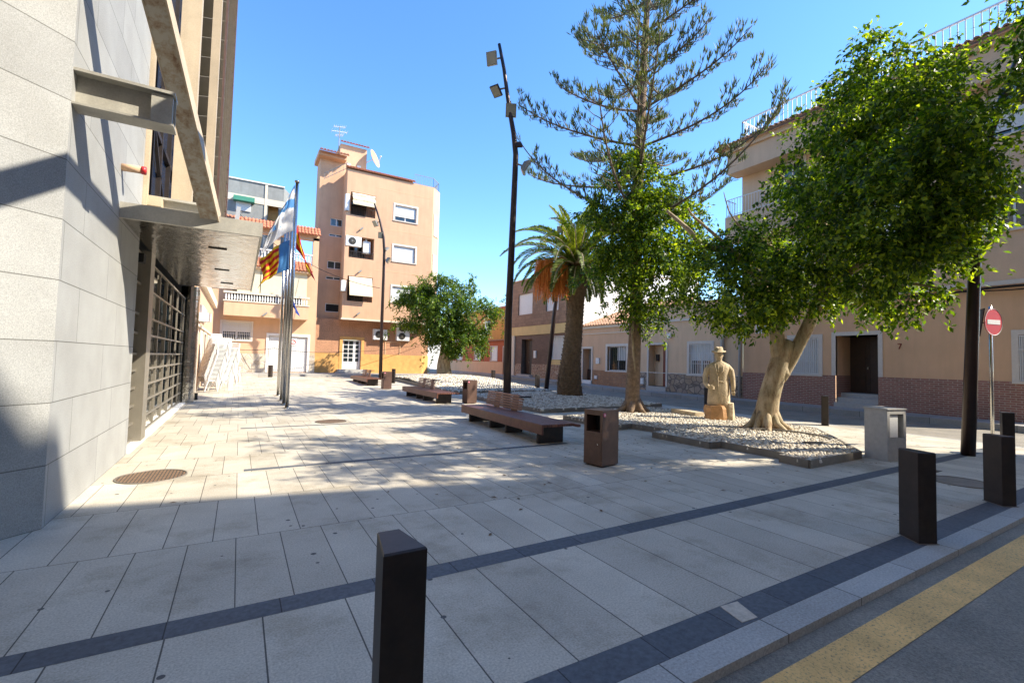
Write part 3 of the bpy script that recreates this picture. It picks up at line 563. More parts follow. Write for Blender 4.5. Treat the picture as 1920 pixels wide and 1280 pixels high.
for (i,(a,b,c,d,lab)) in enumerate(((6.85,8.55,13.15,14.15,'sagging cream awning shading the top loggia'),(6.85,8.55,6.3,7.75,'cream roller awning pulled down over the lowest loggia'))):
    m=MB(); n=14; rows=[]
    for k in range(n+1):
        z=d+(c-d)*k/n; y=35.97-.45*(k/n)**.8-(.05*math.sin(k*1.1) if i==0 else 0)
        rows.append([(a+(b-a)*q/8,y+(.03*math.sin(q*1.3+k*.7) if i==0 else 0),z) for q in range(9)])
    vs=[p for r_ in rows for p in r_]; m.add(vs,[(k*9+q,k*9+q+1,(k+1)*9+q+1,(k+1)*9+q) for k in range(n) for q in range(8)]); m.bar((a,rows[-1][0][1],c),(b,rows[-1][0][1],c),.04,.04)
    tag(m.build('awning','awn'),lab,'awning')
def ac(x,y,z,w_,h_,fans,lab,rot=0,name='air_conditioner'):
    t=thing(name,(x,y,z),lab,'air conditioner','air conditioners on the peach building',rot)
    b=MB(); b.bbox(0,w_,-.34,0,0,h_,.02); b.build('casing','wpaint',t,world=False)
    for (fx,fz,r_) in fans:
        g=MB(); g.disc((fx,-.345,fz),(0,1,0),r_,.02,20); go=g.build('fan_grille','black',t,world=False)
        g=MB()
        for k in (1,.66,.33):
            pts=[(fx+r_*k*math.cos(q*math.pi/10),-.362,fz+r_*k*math.sin(q*math.pi/10)) for q in range(21)]; g.tube(pts,.006,4,False)
        for k in range(6): q=k*math.pi/6; g.bar((fx-r_*math.cos(q),-.362,fz-r_*math.sin(q)),(fx+r_*math.cos(q),-.362,fz+r_*math.sin(q)),.01,.01)
        g.disc((fx,-.37,fz),(0,1,0),.06,.02,10); g.build('guard','mullion',go,world=False)
    b=MB(); b.box(.08,.12,-.36,.0,-.05,.0); b.box(w_-.12,w_-.08,-.36,.0,-.05,.0); b.build('bracket','greyw',t,world=False)
    return t
p=onY(700,636,36.65); ac(p.x,37.0,p.z,1.1,.82,[(.42,.41,.27)],'single fan air conditioner on the pink ground floor wall left of the double fan one')
p=onY(744,638,36.65); ac(p.x,37.0,p.z,1.05,1.35,[(.42,1.0,.27),(.42,.36,.27)],'tall white air conditioner with two fans on the pink ground floor wall')
p=onY(648,459,35.95); ac(p.x,36.3,p.z,1.15,.75,[(.48,.38,.27)],'air conditioner hanging in the middle loggia above its railing')
p=onY(646,392,36); ac(6.36,36.25,12.7,.3,1.25,[],'white boxed unit at the left edge of the top loggia')
p=onY(646,560,36); ac(6.3,36.25,6.6,.35,.8,[],'slim white unit at the left edge of the lowest loggia')
m=MB(); m.bbox(7.85,8.42,36.25,36.6,9.7,10.65,.03); m.tube([(8.1,36.4,10.6),(8.1,36.4,10.83)],.08,8); tag(m.build('water_heater','wpaint'),'white water heater standing in the middle loggia','heater')
p=onY(775,620,36.95); m=MB(); m.box(p.x-.28,p.x+.28,36.93,36.955,p.z-.2,p.z+.22); so_=m.build('street_name_plate','signw'); tag(so_,'small white street plate on pink wall right of the double fan unit','sign')
m=MB(); [m.box(p.x-.2+.06*k,p.x-.165+.06*k,36.925,36.93,p.z+dz,p.z+dz+.06) for dz in (-.1,.06) for k in range(7) if (k+int(dz*50))%3]; m.build('lettering','blk',so_)['kind']='stuff'
# antenna + dish
t=thing('tv_antenna',(6.35,39.6,16),'white television aerial on a mast above the stair tower','antenna')
m=MB(); m.tube([(6.3,39.5,16),(6.3,39.5,20.6)],.035,6); m.build('mast','greyw',t)
m=MB(); 
for z,dx in ((20.1,.6),(20.5,.45),(19.8,.3)):
    m.bar((6.3-dx,39.5,z),(6.3+dx,39.5,z+.15),.03,.03)
    for k in range(7): x=6.3-dx+2*dx*k/6; m.bar((x,39.2,z+.15*k/6),(x,39.8,z+.15*k/6),.02,.02)
m.build('aerial','wpaint',t)
t=thing('satellite_dish',(9.0,39.3,16),'round satellite dish mounted on the right side of the stair tower','satellite dish')
m=MB(); c=Vector((8.95,38.9,18.3)); ax=Vector((.75,-.6,.3)).normalized(); u_=ax.orthogonal().normalized(); v_=ax.cross(u_); rr=[]
for k in range(6):
    r_=.75*k/5+.001; rr.append([c+ax*(r_*r_*.35)+(u_*math.cos(q*math.pi/10)+v_*math.sin(q*math.pi/10))*r_ for q in range(20)])
m.loft(rr,cap=False); m.build('dish','peach',t,smooth=True)
m=MB(); m.tube([c+ax*.1-v_*.7,c+ax*.7],.02,5); m.disc(c+ax*.7,ax,.06,.12,8); m.tube([c,(8.45,39.3,18.0)],.03,6); m.build('arm','wpaint',t)
# ================================================================== left neighbour house with balcony
LH=thing('balcony_house',(1,36,.4),'peach house with tiled roofs, long balustraded balcony and white corrugated garage door','house')
gd=(1.72,4.18,.5,3.02,.12); wn_=(-1.05,.62,2.62,3.82,.15)
part('wall','peach2',LH,lambda m:(m.wall(P36,-5,4.70,.3,8.2,[gd,wn_,(-.6,3.7,5.2,7.5,.9)],.2)))
part('stone_dado','rubx',LH,lambda m:m.wall(PYf(35.96),-5,4.70,.3,1.75,[(gd[0]-.18,gd[1]+.18,.3,1.75,.04)],.04))
go=part('garage_door','wpaint',LH,lambda m:[m.pbox(P36,gd[0]+.04+i*.1186,gd[0]+.04+i*.1186+.095,.55,2.98,.06,.1) for i in range(20)]+[m.pbox(P36,gd[0],gd[1],.5,3.02,.1,.12)])
part('door_frame','white',LH,lambda m:(m.pbox(P36,gd[0]-.16,gd[0],.5,3.2,-.05,.02),m.pbox(P36,gd[1],gd[1]+.16,.5,3.2,-.05,.02),m.pbox(P36,gd[0],gd[1],3.02,3.2,-.05,.02)))
p=onY(550,641,35.99); sg=part('parking_sign','signw',go,lambda m:m.box(p.x-.22,p.x+.22,36.03,36.055,p.z-.25,p.z+.25)); part('red_ring','red',sg,lambda m:(m.tube([(p.x+.15*math.cos(q*math.pi/8),36.02,p.z+.15*math.sin(q*math.pi/8)) for q in range(17)],.022,5,False),m.bar((p.x-.1,36.02,p.z-.1),(p.x+.1,36.02,p.z+.1),.03,.03)))
window(LH,P36,*wn_[:4],.12,'bars',.12,nb=16)
part('balcony','peach2',LH,lambda m:m.box(-1.0,4.05,35.05,35.999,4.2,5.12))
part('balcony_coping','cream',LH,lambda m:(m.box(-1.05,4.1,35.0,35.999,5.12,5.2),m.box(-1.05,4.1,35.02,35.2,5.66,5.78)))
part('balustrade','wpaint',LH,lambda m:[m.tube([(-.9+i*.16,35.11,5.2),(-.9+i*.16,35.11,5.35),(-.9+i*.16,35.11,5.66)],[.03,.055,.03],6) for i in range(31)])
part('balcony_door','blk',LH,lambda m:m.pbox(P36,-.6,3.7,5.2,7.5,.88,.95))
m=MB()
for a,b in ((-.3,1.0),(1.05,2.4),(2.45,3.9)): m.box(a,b,35.25,35.29,5.7,7.45)
tag(m.build('balcony_blind','awn'),'long cream sun blinds hanging behind the white balustrade','blind')
tiles(LH,(-1.6,36.3,8.45),(4.2,36.3,8.45),(0,-1,0),1.35,.85,name='balcony_roof',rows=4)
part('eave','peach2',LH,lambda m:m.box(-1.6,4.2,35.0,36,7.45,7.6))
part('terrace_wall','peach2',LH,lambda m:(m.box(-1.6,-1.2,36.2,36.6,8.2,10.3),m.box(1.75,2.15,36.2,36.6,8.2,10.3),m.box(4.3,4.70,36.2,36.6,8.2,10.3),m.box(-1.6,4.70,36.2,36.6,10.1,10.5),m.box(-5,4.7,36.2,44,8.0,8.2)))
part('terrace_balustrade','wpaint',LH,lambda m:[m.box(-1.2+i*.2,-1.1+i*.2,36.25,36.35,8.4,8.95) for i in range(28)]+[m.box(-1.2,4.3,36.2,36.4,8.95,9.05)])
tiles(LH,(-1.7,36.5,11.1),(4.75,36.5,11.1),(0,-1,0),.7,.65,name='roof',rows=3)
part('roof_back','tile',LH,lambda m:m.box(-1.7,4.72,36.5,37.2,10.5,11.08))
part('far_terrace_wall','tile_d',LH,lambda m:m.box(-1.6,4.5,42,42.3,8.2,9.3))
p=onY(497,589,35.0); m=MB(); m.bar((p.x-.15,34.95,p.z-.12),(p.x+.12,34.95,p.z+.12),.16,.1); m.box(p.x-.04,p.x+.04,34.95,35.05,p.z-.03,p.z+.03); tag(m.build('wall_lamp','greyw'),'small grey outdoor lamp on the long balcony front above the garage','lamp')
GBd=thing('grey_building',(0,45,.3),'grey rendered upper storeys with a pale band and green awning behind the tiled roof','building')
x0,zt=V(425,330,45); x1,z1_=V(533,350,45); xb,zb=V(470,352,45); 
xa,za=V(503,376,45); xd,zd=V(522,404,45)
part('wall','greyw',GBd,lambda m:(m.wall(PYf(45),x0-4,x1,8,zt-.1,[(xa,xd,zd-1,za,.8)],.8),m.quad((x1,45,8),(x1+1.3,48,8),(x1+1.3,48,zt-.1),(x1,45,zt-.1))))
part('band','cream',GBd,lambda m:(m.box(x0-4,x1+.02,44.95,44.999,zt-1.9,zt-1.35),m.box(V(500,350,45)[0]-.1,V(500,350,45)[0]+.1,44.93,44.949,8,zt-.1),m.bar((x1+.01,44.98,zt-1.62),(x1+1.32,47.98,zt-1.62),.04,.55)))
part('opening_shade','ochre',GBd,lambda m:m.box(xa,xd,45.75,45.85,zd-1,za)); part('coping','wpaint',GBd,lambda m:m.box(x0-4,x1+.05,44.9,45.2,zt-.1,zt))
a,b=V(443,372,45); c_,d_=V(470,398,45); part('window','wpaint',GBd,lambda m:(m.box(a,c_,44.9,44.999,d_,b),)); part('green_awning','green',GBd,lambda m:(m.prism([(a-.2,44.4),(c_+.25,44.4),(c_+.25,44.99),(a-.2,44.99)],b-.25,b+.12)))
# ================================================================== low orange house beside the modern building
LB=thing('shop_house',(-1.5,27,.1),'low yellow orange building with sunlit front beyond the steel entrance canopy','building')
PL=lambda u,z,d:(-1.5-d,u,z); PLs=lambda u,z,d:(-1.62-d,u,z)
hs=[(21.8,22.8,.05,2.5,.2),(24.2,25.4,1.1,2.6,.2),(26.6,28.2,.05,2.6,.3),(30,31.6,1.0,2.6,.2)]
part('wall','peach2',LB,lambda m:(m.wall(PL,20.15,34.2,0,4.9,hs,.2),m.quad((-1.5,34.2,0),(-10,34.2,0),(-10,34.2,4.9),(-1.5,34.2,4.9))))
part('cornice','cream',LB,lambda m:(m.pbox(PL,20.15,34.25,4.5,4.9,-.18,.0),m.pbox(PL,20.15,34.2,2.75,2.85,-.06,0)))
part('roof_slab','cream',LB,lambda m:m.box(-10,-1.5,20.15,34.2,4.9,5.0))
door(LB,PL,21.82,22.78,.05,2.5,.15,'wood',.1); door(LB,PL,26.62,28.18,.05,2.6,.25,'wood',.1)
window(LB,PL,*hs[1][:4],.15,'bars',.08); window(LB,PL,*hs[3][:4],.15,'bars',.08)
part('shop_sign','signw',LB,lambda m:m.pbox(PL,23.2,26.2,3.1,3.7,-.1,-.0)); 
m=MB(); m.box(-1.5,-1.1,22.9,23.7,3.0,3.35); tag(m.build('air_conditioner','wpaint'),'white air conditioner on the sunlit yellow wall beyond the steel entrance','air conditioner')
# utility pole
m=MB(); a=AT(398,672,31); b=AT(448,388,31); a.z=gz(a.y); m.bar(a,b,.30,.24); up_=thing('utility_pole',a,'leaning weathered concrete utility pole in front of the balcony house','pole'); m.build('post','granite',up_)
m=MB(); m.bar(b+Vector((-.2,0,-.3)),b+Vector((.2,0,-.3)),.05,.05); m.tube([b+Vector((0,0,-.3)),b+Vector((.1,0,-.1))],.04,6); m.build('bracket','mullion',up_)
def wire(name,pts,r,lab,sag=.4,n=16):
    m=MB(); P_=[]
    for a,b in zip(pts,pts[1:]):
        a,b=Vector(a),Vector(b)
        for k in range(n): t=k/n; q=a.lerp(b,t); q.z-=sag*4*t*(1-t); P_.append(q)
    P_.append(Vector(pts[-1])); m.tube(P_,r,5); return tag(m.build(name,'black'),lab,'wire')
wire('overhead_cable',[b+Vector((0,0,-.4)),onY(560,483,35.5),AT(712,540,31)],.018,'thin black cable sagging from the concrete pole past the flags to the street lamp',.3)
wire('facade_cable',[(-.9,36.4,2.1),(2,35.0,2.15),(6.5,35.5,2.05),(13,36.9,2.9)],.015,'thin dark cable strung low across the fronts of the two peach buildings',.15)
# ================================================================== modern granite building
XL=-1.5
MDB=thing('modern_building',(-1.5,6,0),'modern grey granite clad civic building with steel grille entrance and projecting steelwork','building')
c0=(XL,5.92); cd=Vector((-.72,-.69)).normalized(); c1=(c0[0]+cd.x*7,c0[1]+cd.y*7)
part('granite_wall','stone_y',MDB,lambda m:(m.quad((XL,5.92,0),(XL,9.65,0),(XL,9.65,16),(XL,5.92,16)),m.quad((XL,9.65,0),(XL-.5,9.65,0),(XL-.5,9.65,16),(XL,9.65,16)),m.quad((XL,9.65,3.7),(XL,9.651,3.7),(XL,9.651,4.0),(XL,9.65,4.0))))
part('corner_wall','stone_c',MDB,lambda m:(m.quad((*c0,0),(*c1,0),(*c1,16),(*c0,16)),))
part('rear_wall','greyw',MDB,lambda m:(m.quad((*c1,0),(-16,c1[1],0),(-16,c1[1],16),(*c1,16)),m.quad((-16,c1[1],0),(-16,20.1,0),(-16,20.1,16),(-16,c1[1],16)),m.quad((XL-.05,20.1,0),(-16,20.1,0),(-16,20.1,16),(XL-.05,20.1,16))))
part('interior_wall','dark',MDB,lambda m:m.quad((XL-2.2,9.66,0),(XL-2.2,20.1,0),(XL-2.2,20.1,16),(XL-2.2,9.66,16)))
part('roof_slab','greyw',MDB,lambda m:m.prism([c0,c1,(-16,c1[1]),(-16,20.1),(XL-.06,20.1),(XL-.06,9.66),(XL,9.65)],15.98,16.1))
# entrance grille
XG=XL-.12
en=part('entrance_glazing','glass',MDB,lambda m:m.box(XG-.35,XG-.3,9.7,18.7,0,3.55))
def grille(m):
    ys=[9.75,10.35,12.0,13.2,14.4,15.6,16.8,18.0,18.65]
    for y in ys: m.box(XG-.04,XG,y-.03,y+.03,.02,3.5)
    for k in range(4): 
        y=12.6+k*1.2; m.box(XG-.14,XG-.11,y-.03,y+.03,.02,3.5)
    for z in (.06,.36,.68,1.0,1.32,1.62,2.0,2.35,2.9,3.45): m.box(XG-.03,XG+.012,9.7,18.68,z-.02,z+.02)
gr=part('entrance_grille','mullion',MDB,grille)
part('grille_slats','mullion',gr,lambda m:[m.box(XG-.14,XG-.12,y-.02,y+.02,.1,1.6) for y in np.arange(9.95,18.6,.62)])
pp=onX(272,700,XG); part('entrance_post','mullion',MDB,lambda m:m.box(XG-.1,XG+.14,10.75,11.2,0,3.52))
part('threshold','white',MDB,lambda m:m.box(XL-.3,XL+.03,9.66,18.7,0,.03))
part('steel_column','steelw',MDB,lambda m:(m.tube([(XL-.02,19.0,0),(XL-.02,19.0,3.9)],.26,20),m.tube([(XL-.05,19.75,0),(XL-.05,19.75,3.9)],.26,20)))
part('downpipe_foot','black',MDB,lambda m:m.tube([(XL+.2,20.0,0),(XL+.2,20.0,.25)],.09,10))
ca=part('entrance_canopy','steelw',MDB,lambda m:(m.box(XL+.002,.2,8.2,15.45,3.52,3.67),))
part('canopy_fascia','beam',ca,lambda m:(m.box(XL+.001,.23,8.14,8.198,3.49,3.71),m.box(.202,.23,8.2,15.5,3.49,3.71)))
for x,y in ((-.55,9.6),(-.55,12.0),(-.5,14.2)): part('canopy_lamp','black',ca,lambda m:m.box(x,x+.28,y,y+.06,3.505,3.519))
# upper steelwork
part('upper_glazing','skyglass',MDB,lambda m:m.box(XL-.15,XL-.1,9.67,20,4.3,16))
part('window_mullion','blk',MDB,lambda m:[m.box(XL-.1,XL-.02,y-.05,y+.05,4.3,16) for y in (9.75,10.6,11.6,12.8,14,15.3,17,19)]+[m.box(XL-.1,XL-.03,9.67,20,z-.05,z+.05) for z in (4.35,5.9,8.3,10.8,13.2)]+[m.bar((XL-.05,10.6,5.9),(XL-.05,12.8,4.35),.06,.06),m.bar((XL-.05,10.6,5.9),(XL-.05,14,9.8),.08,.08)])
part('window_reveal','tanst',MDB,lambda m:(m.box(XL-.02,XL+.06,9.66,9.8,4.0,16),m.box(XL-.15,XL+.25,9.7,20,4.12,4.28)))
yb=10.2
part('lower_beam','beam',MDB,lambda m:(m.box(XL,-.62,9.9,10.1,3.98,4.02),m.box(XL,-.62,9.98,10.02,4.02,4.30),m.box(XL,-.62,9.9,10.1,4.30,4.34)))
for (px,py,X_,w_,d_) in ((357,100,-1.02,.22,.30),(401,160,-.70,.20,.15)):
    q=onX(px,py,X_); part('steel_post','tanst',MDB,lambda m:m.box(X_-d_/2,X_+d_/2,q.y-w_/2,q.y+w_/2,4.28,16))
part('louvre_blades','mullion',MDB,lambda m:[m.add([(-1.25,13.6,z-.12),(-.60,13.6,z),(-.60,18.8,z),(-1.25,18.8,z-.12),(-1.25,13.6,z-.105),(-.60,13.6,z+.015),(-.60,18.8,z+.015),(-1.25,18.8,z-.105)],[(0,3,2,1),(4,5,6,7),(0,1,5,4),(1,2,6,5),(2,3,7,6),(3,0,4,7)]) for z in np.arange(4.6,16,.5)])
part('louvre_frame','corten',MDB,lambda m:(m.box(-.66,-.60,18.9,19.35,4.3,16),m.box(-.66,-.61,13.4,13.5,4.3,16)))
part('side_panel','barkg',MDB,lambda m:(m.box(-.78,-.70,15.9,18.8,4.3,16),m.box(-1.5,-.67,19.0,19.04,4.3,16)))
# I beam sticking out of the granite
part('cantilever_beam','beam',MDB,lambda m:(m.box(XL,-.70,5.93,6.17,4.03,4.05),m.box(XL,-.70,6.04,6.06,4.05,4.36),m.box(XL,-.70,5.93,6.17,4.36,4.39),m.box(-.90,-.72,5.96,6.14,4.06,4.35)))
E_=Vector((-.46,8.25,3.68)); T_=Vector((-.96,6.30,5.55)); T_=ray(292,0)*(6.2/ray(291,0).y)+CAM; D_=T_-E_
part('rusty_strut','rust',MDB,lambda m:m.bar(E_,E_+D_*2.0,.20,.20,(1,0,0)))
part('strut_flange','tanst',MDB,lambda m:(m.bar(E_+Vector((.112,0,.02)),E_+D_*2.0+Vector((.112,0,.02)),.27,.02,(1,0,0)),m.bar(E_+Vector((-.108,0,.02)),E_+D_*2.0+Vector((-.108,0,.02)),.24,.012,(1,0,0))))
part('unseen_shade_beam','beam',MDB,lambda m:(m.box(1.46,1.54,-1,6.02,6.48,6.74),m.box(-6.5,1.45,-.9,-.8,6.5,6.7)))  # unseen beam and arm, added out of frame to cast the wall's shadow band
p=onX(228,316,XL); m=MB(); m.tube([(XL,p.y,p.z+.02),(XL+.22,p.y-.02,p.z+.02)],.05,12); sp=thing('pipe_stub',(XL,p.y,p.z),'short pale pipe stub with a red cap sticking out of the granite wall','pipe'); m.build('pipe','peach2',sp,smooth=True); m=MB(); m.tube([(XL+.22,p.y-.02,p.z+.02),(XL+.27,p.y-.02,p.z+.02)],.056,12); m.build('cap','red',sp,smooth=True)
m=MB(); m.box(XL-.02,XL+.06,9.72,9.9,3.15,3.3); tag(m.build('entrance_camera','black'),'small black device under the canopy above the entrance grille','camera')
# building behind the photographer (casts the foreground shade)
BH=thing('street_building',(17,-6.7,0),'plain peach building across the street behind the photographer','building')
BH.rotation_euler=(0,0,R(-11.8))
def bhm(m): m.wall(lambda u,z,d:(u,-d,z),-34,-.8,0,19.2,[(x,x+1.2,z,z+1.4) for x in range(-32,-3,4) for z in (1.5,5,8.4,11.6,15)],.2); m.wall(lambda u,z,d:(u,-d,z),-.8,15,0,20,[(x,x+1.2,z,z+1.4) for x in range(0,13,4) for z in (1.5,5,8.4,11.6,15)],.2); m.box(-34,-.8,-9,-.3,0,19.2); m.box(-.8,15,-9,-.3,0,20); m.box(-34,-.8,-.3,-.001,19,19.2); m.box(-.8,15,-.3,-.001,19.8,20)
m=MB(); bhm(m); m.build('wall','peach2',BH,world=False)
m=MB(); [m.box(x,x+1.2,-.29,-.2,z,z+1.4) for x in range(-32,13,4) for z in (1.5,5,8.4,11.6,15)]; m.build('window','wpaint',BH,world=False)
# ================================================================== street furniture
def bollard(x,y,rz,label,z=0,h=.87):
    if not bollard.proto:
        t=thing('bollard',(x,y,z),label,'bollard','dark steel bollards around the plaza',rz)
        pts=[(-.092,-.13),(.092,-.13),(.05,.13),(-.05,.13)]; b=MB(); hh=.87
        def inset(p,k): return [(q[0]*k,q[1]*k) for q in p]
        rings=[[(*q,0) for q in pts],[(*q,hh-.008) for q in pts],[(*q,hh) for q in inset(pts,.94)]]
        b.loft([[Vector(v) for v in r_] for r_ in rings]); b.build('post','blk',t,world=False)
        b=MB(); b.prism([(q[0]*1.12,q[1]*1.12) for q in pts],0,.006); b.build('base_plate','edge',t,world=False)
        bollard.proto=t; return t
    t=copy_tree(bollard.proto); t.location=(x,y,z); t.rotation_euler=(0,0,rz); t['label']=label; return t
bollard.proto=None
bollard(.62,1.99,0,'dark bollard nearest the camera, cut off by the bottom edge')
bollard(5.84,1.95,R(-28),'dark bollard on the slate border in front of the granite box')
bollard(8.43,1.97,R(-28),'dark bollard on the border to the right, in front of the no entry sign')
q=AT(1887,848,9.5); bollard(q.x,q.y,R(-60),'dark bollard mostly hidden, just right of the no entry sign pole',0)
bollard(15.1,7.13,R(-75),'dark bollard at the street edge between fig trunk and brick recessed doorway')
q=G(1328,763); bollard(15.0,q.y*15/q.x,R(-80),'dark bollard half hidden behind the stone statue')
bollard(15.2,22.7,R(-80),'dark brown bollard just left of the lamp post beside the palm',gz(22.7))
bollard(15.2,28.2,R(-80),'dark brown bollard in front of the low red house',gz(28.2))
q=G(738,718,.16); bollard(q.x,q.y,R(-40),'greenish dark bollard right of the farthest litter bin',.16)
q=G(507,710,.16); bollard(q.x,q.y,R(-40),'lone dark bollard in front of the white garage, left of the flagpoles',.16)
def litter_bin(x,y,rz,label):
    if not litter_bin.proto:
        t=thing('litter_bin',(x,y,0),label,'litter bin','brown steel litter bins',rz)
        w_,d_,h_=.42,.38,.9
        b=MB(); b.box(0,w_,0,d_,.02,h_-.02); b=MB()
        # body with an opening on the -X face
        P=lambda u,z,d:(d,u,z); b.wall(P,0,d_,.02,h_,[(.05,d_-.05,.55,.82,.25)],.25); b.box(.26,w_,0,d_,.02,h_-.001)
        b.quad((0,0,.02),(.26,0,.02),(.26,0,h_),(0,0,h_)); b.quad((0,d_,.02),(.26,d_,.02),(.26,d_,h_),(0,d_,h_)); b.quad((0,0,h_),(.26,0,h_),(.26,d_,h_),(0,d_,h_)); b.quad((.01,0,.0),(w_,0,.0),(w_,d_,.0),(.01,d_,.0))
        b.build('body','corten',t,world=False,recalc=True)
        b=MB(); b.box(.24,.255,.05,d_-.05,.5,.85); b.build('liner','black',t,world=False)
        b=MB(); b.box(-.006,-.001,.02,d_-.02,.04,.50); dd=b.build('door','corten',t,world=False)
        b=MB(); b.tube([(-.008,.08,.36),(-.02,.08,.36)],.012,8); b.build('lock','steel',dd,world=False)
        b=MB(); b.disc((.05,-.003,.83),(0,1,0),.032,.006,16); st=b.build('round_sticker','pinkl',t,world=False)
        b=MB(); b.disc((.05,-.007,.83),(0,1,0),.014,.003,10); b.build('sticker_mark','signw',st,world=False)
        litter_bin.proto=t; return t
    t=copy_tree(litter_bin.proto); t.location=(x,y,gz(y)); t.rotation_euler=(0,0,rz); t['label']=label; return t
litter_bin.proto=None
litter_bin(5.04,5.64,R(10),'brown litter bin in the foreground with a round pink sticker')
litter_bin(7.55,16.05,R(6),'brown litter bin standing behind the nearest bench')
litter_bin(6.42,23.7,R(4),'brown litter bin farthest away, between the two distant benches')
# benches
def bench(x,y,rz,label):
    if not bench.proto:
        t=thing('bench',(x,y,0),label,'bench','long slatted wooden benches on the plaza',rz)
        b=MB(); n=9
        for i in range(n):
            a=.05+i*.088; far=4.25+ (0 if i%2 else .0); b.bbox(a,a+.076,0.0 if i<8 else -.16,far,.365,.42,.008)
        b.build('seat','slat',t,world=False)
        b=MB(); b.bbox(0,.045,-.0,4.25,.22,.422,.008); b.build('front_board','slat',t,world=False)
        b=MB(); b.box(.09,.70,.28,.34,0,.36); b.build('leg','blk',t,world=False)
        b=MB(); b.add([(.12,1.75,0),(.55,1.75,0),(.60,1.75,.36),(.12,1.75,.36),(.12,1.81,0),(.55,1.81,0),(.60,1.81,.36),(.12,1.81,.36)],[(0,3,2,1),(4,5,6,7),(0,1,5,4),(1,2,6,5),(2,3,7,6),(3,0,4,7)]); b.build('leg','blk',t,world=False)
        b=MB(); b.box(.12,.60,2.6,2.66,0,.36); b.build('leg','blk',t,world=False)
        b=MB(); b.box(.09,.70,3.85,3.91,0,.36); b.build('leg','blk',t,world=False)
        k=MB()
        for i in range(6):
            z=.465+i*.062; off=.012*i; k.bbox(.66+off,.70+off,2.05,4.05,z,z+.045,.006)
        bk=k.build('backrest','slat2',t,world=False)
        k=MB(); 
        for y0 in (2.35,3.35): k.add([(.70,y0,.40),(.73,y0,.40),(.80,y0,.83),(.77,y0,.83),(.70,y0+.28,.40),(.73,y0+.28,.40),(.80,y0+.28,.83),(.77,y0+.28,.83)],[(0,3,2,1),(4,5,6,7),(0,1,5,4),(1,2,6,5),(2,3,7,6),(3,0,4,7)])
        k.build('back_support','slat',bk,world=False)
        k=MB(); k.bbox(.60,.92,1.97,2.04,.78,.82,.008); k.build('armrest','blk',t,world=False)
        bench.proto=t; return t
    t=copy_tree(bench.proto); t.location=(x,y,gz(y)); t.rotation_euler=(0,0,rz); t['label']=label; return t
bench.proto=None
bench(5.2,7.58,R(-2.5),'nearest reddish slatted bench, just left of the foreground litter bin')
bench(6.38,16.2,R(0),'middle slatted bench in dappled shade beneath the far fig tree')
bench(6.05,25.8,R(0),'farthest bench beside the bicycle and the distant litter bin')
# granite box
gx=thing('granite_plinth',(10.27,3.82,0),'speckled granite box with a white panel in its open niche','plinth',None,R(-11))
m=MB(); m.wall(lambda u,z,d:(u,d,z),0,.52,0,.94,[(.07,.45,.42,.86,.3)],.3); m.quad((0,0,0),(0,.40,0),(0,.40,.94),(0,0,.94)); m.quad((.52,0,0),(.52,.40,0),(.52,.40,.94),(.52,0,.94)); m.quad((0,.40,0),(.52,.40,0),(.52,.40,.94),(0,.40,.94)); m.quad((0,0,.94),(.52,0,.94),(.52,.40,.94),(0,.40,.94)); m.build('block','granite',gx,world=False)
m=MB(); m.box(-.015,.535,-.015,.415,.942,.965); m.build('cap','granite',gx,world=False)
m=MB(); m.box(.075,.34,.03,.05,.43,.84); m.build('panel','wpaint',gx,world=False)
# manholes
def manhole(x,y,r_,label,mat='cast'):
    m=MB(); m.tube([(x,y,-.01),(x,y,.005)],r_,40); o=m.build('manhole_cover',mat); tag(o,label,'manhole cover','round manhole covers')
    m=MB(); pts=[(x+r_*1.03*math.cos(q*math.pi/20),y+r_*1.03*math.sin(q*math.pi/20),.004) for q in range(41)]; m.tube(pts,.012,5,False); m.build('rim','edge',o)
manhole(-.93,7.78,.37,'rusty round manhole cover in the sunlit paving near the granite wall')
manhole(2.1,12.6,.36,'dark round manhole cover in the dappled shade on the plaza')
manhole(9.5,2.62,.36,'grey round manhole cover in the shade near the right hand bollard','edge')
q=G(1752,883); m=MB(); m.box(q.x-.14,q.x+.14,q.y-.06,q.y+.06,-.01,.005); tag(m.build('drain_grate','blk'),'small dark rectangular grate behind the middle bollard','grate')
# no entry sign
q=AT(1857,604,10.2); s=thing('no_entry_sign',(q.x,q.y,0),'round red no entry sign on a thin grey pole','sign')
m=MB(); m.tube([(q.x,q.y,0),(q.x,q.y,q.z+.35)],.03,12); m.build('pole','steel',s,smooth=True)
nd=Vector((-math.sin(R(14)),-math.cos(R(14)),0)); sd=Vector((nd.y,-nd.x,0)); cc=q+nd*.05
m=MB(); m.disc(cc,nd,.30,.012,36); fc=m.build('sign_face','red',s)
m=MB(); m.bar(cc+nd*.009-sd*.21,cc+nd*.009+sd*.21,.005,.10,(0,0,1)); m.build('white_bar','signw',fc)
m=MB(); pts=[cc+nd*.007+(sd*math.cos(a*math.pi/16)+Vector((0,0,1))*math.sin(a*math.pi/16))*.29 for a in range(33)]; m.tube(pts,.008,4,False); m.build('rim','signw',fc)
vd=(q-CAM); vd.z=0; vd.normalize(); ls=Vector((-vd.y,vd.x,0)); hv=(vd*.96+ls*.28).normalized(); cb=q+ls*.17+vd*.12; m=MB()
tri=[cb-hv*.30+Vector((0,0,.30)),cb+hv*.30+Vector((0,0,.30)),cb+Vector((0,0,-.30))]; tn=Vector((-hv.y,hv.x,0))*.01
m.add([*(v+tn for v in tri),*(v-tn for v in tri)],[(0,1,2),(5,4,3),(0,3,4,1),(1,4,5,2),(2,5,3,0)]); m.bar(cb,q,.02,.02); m.build('give_way_sign','blk',s)
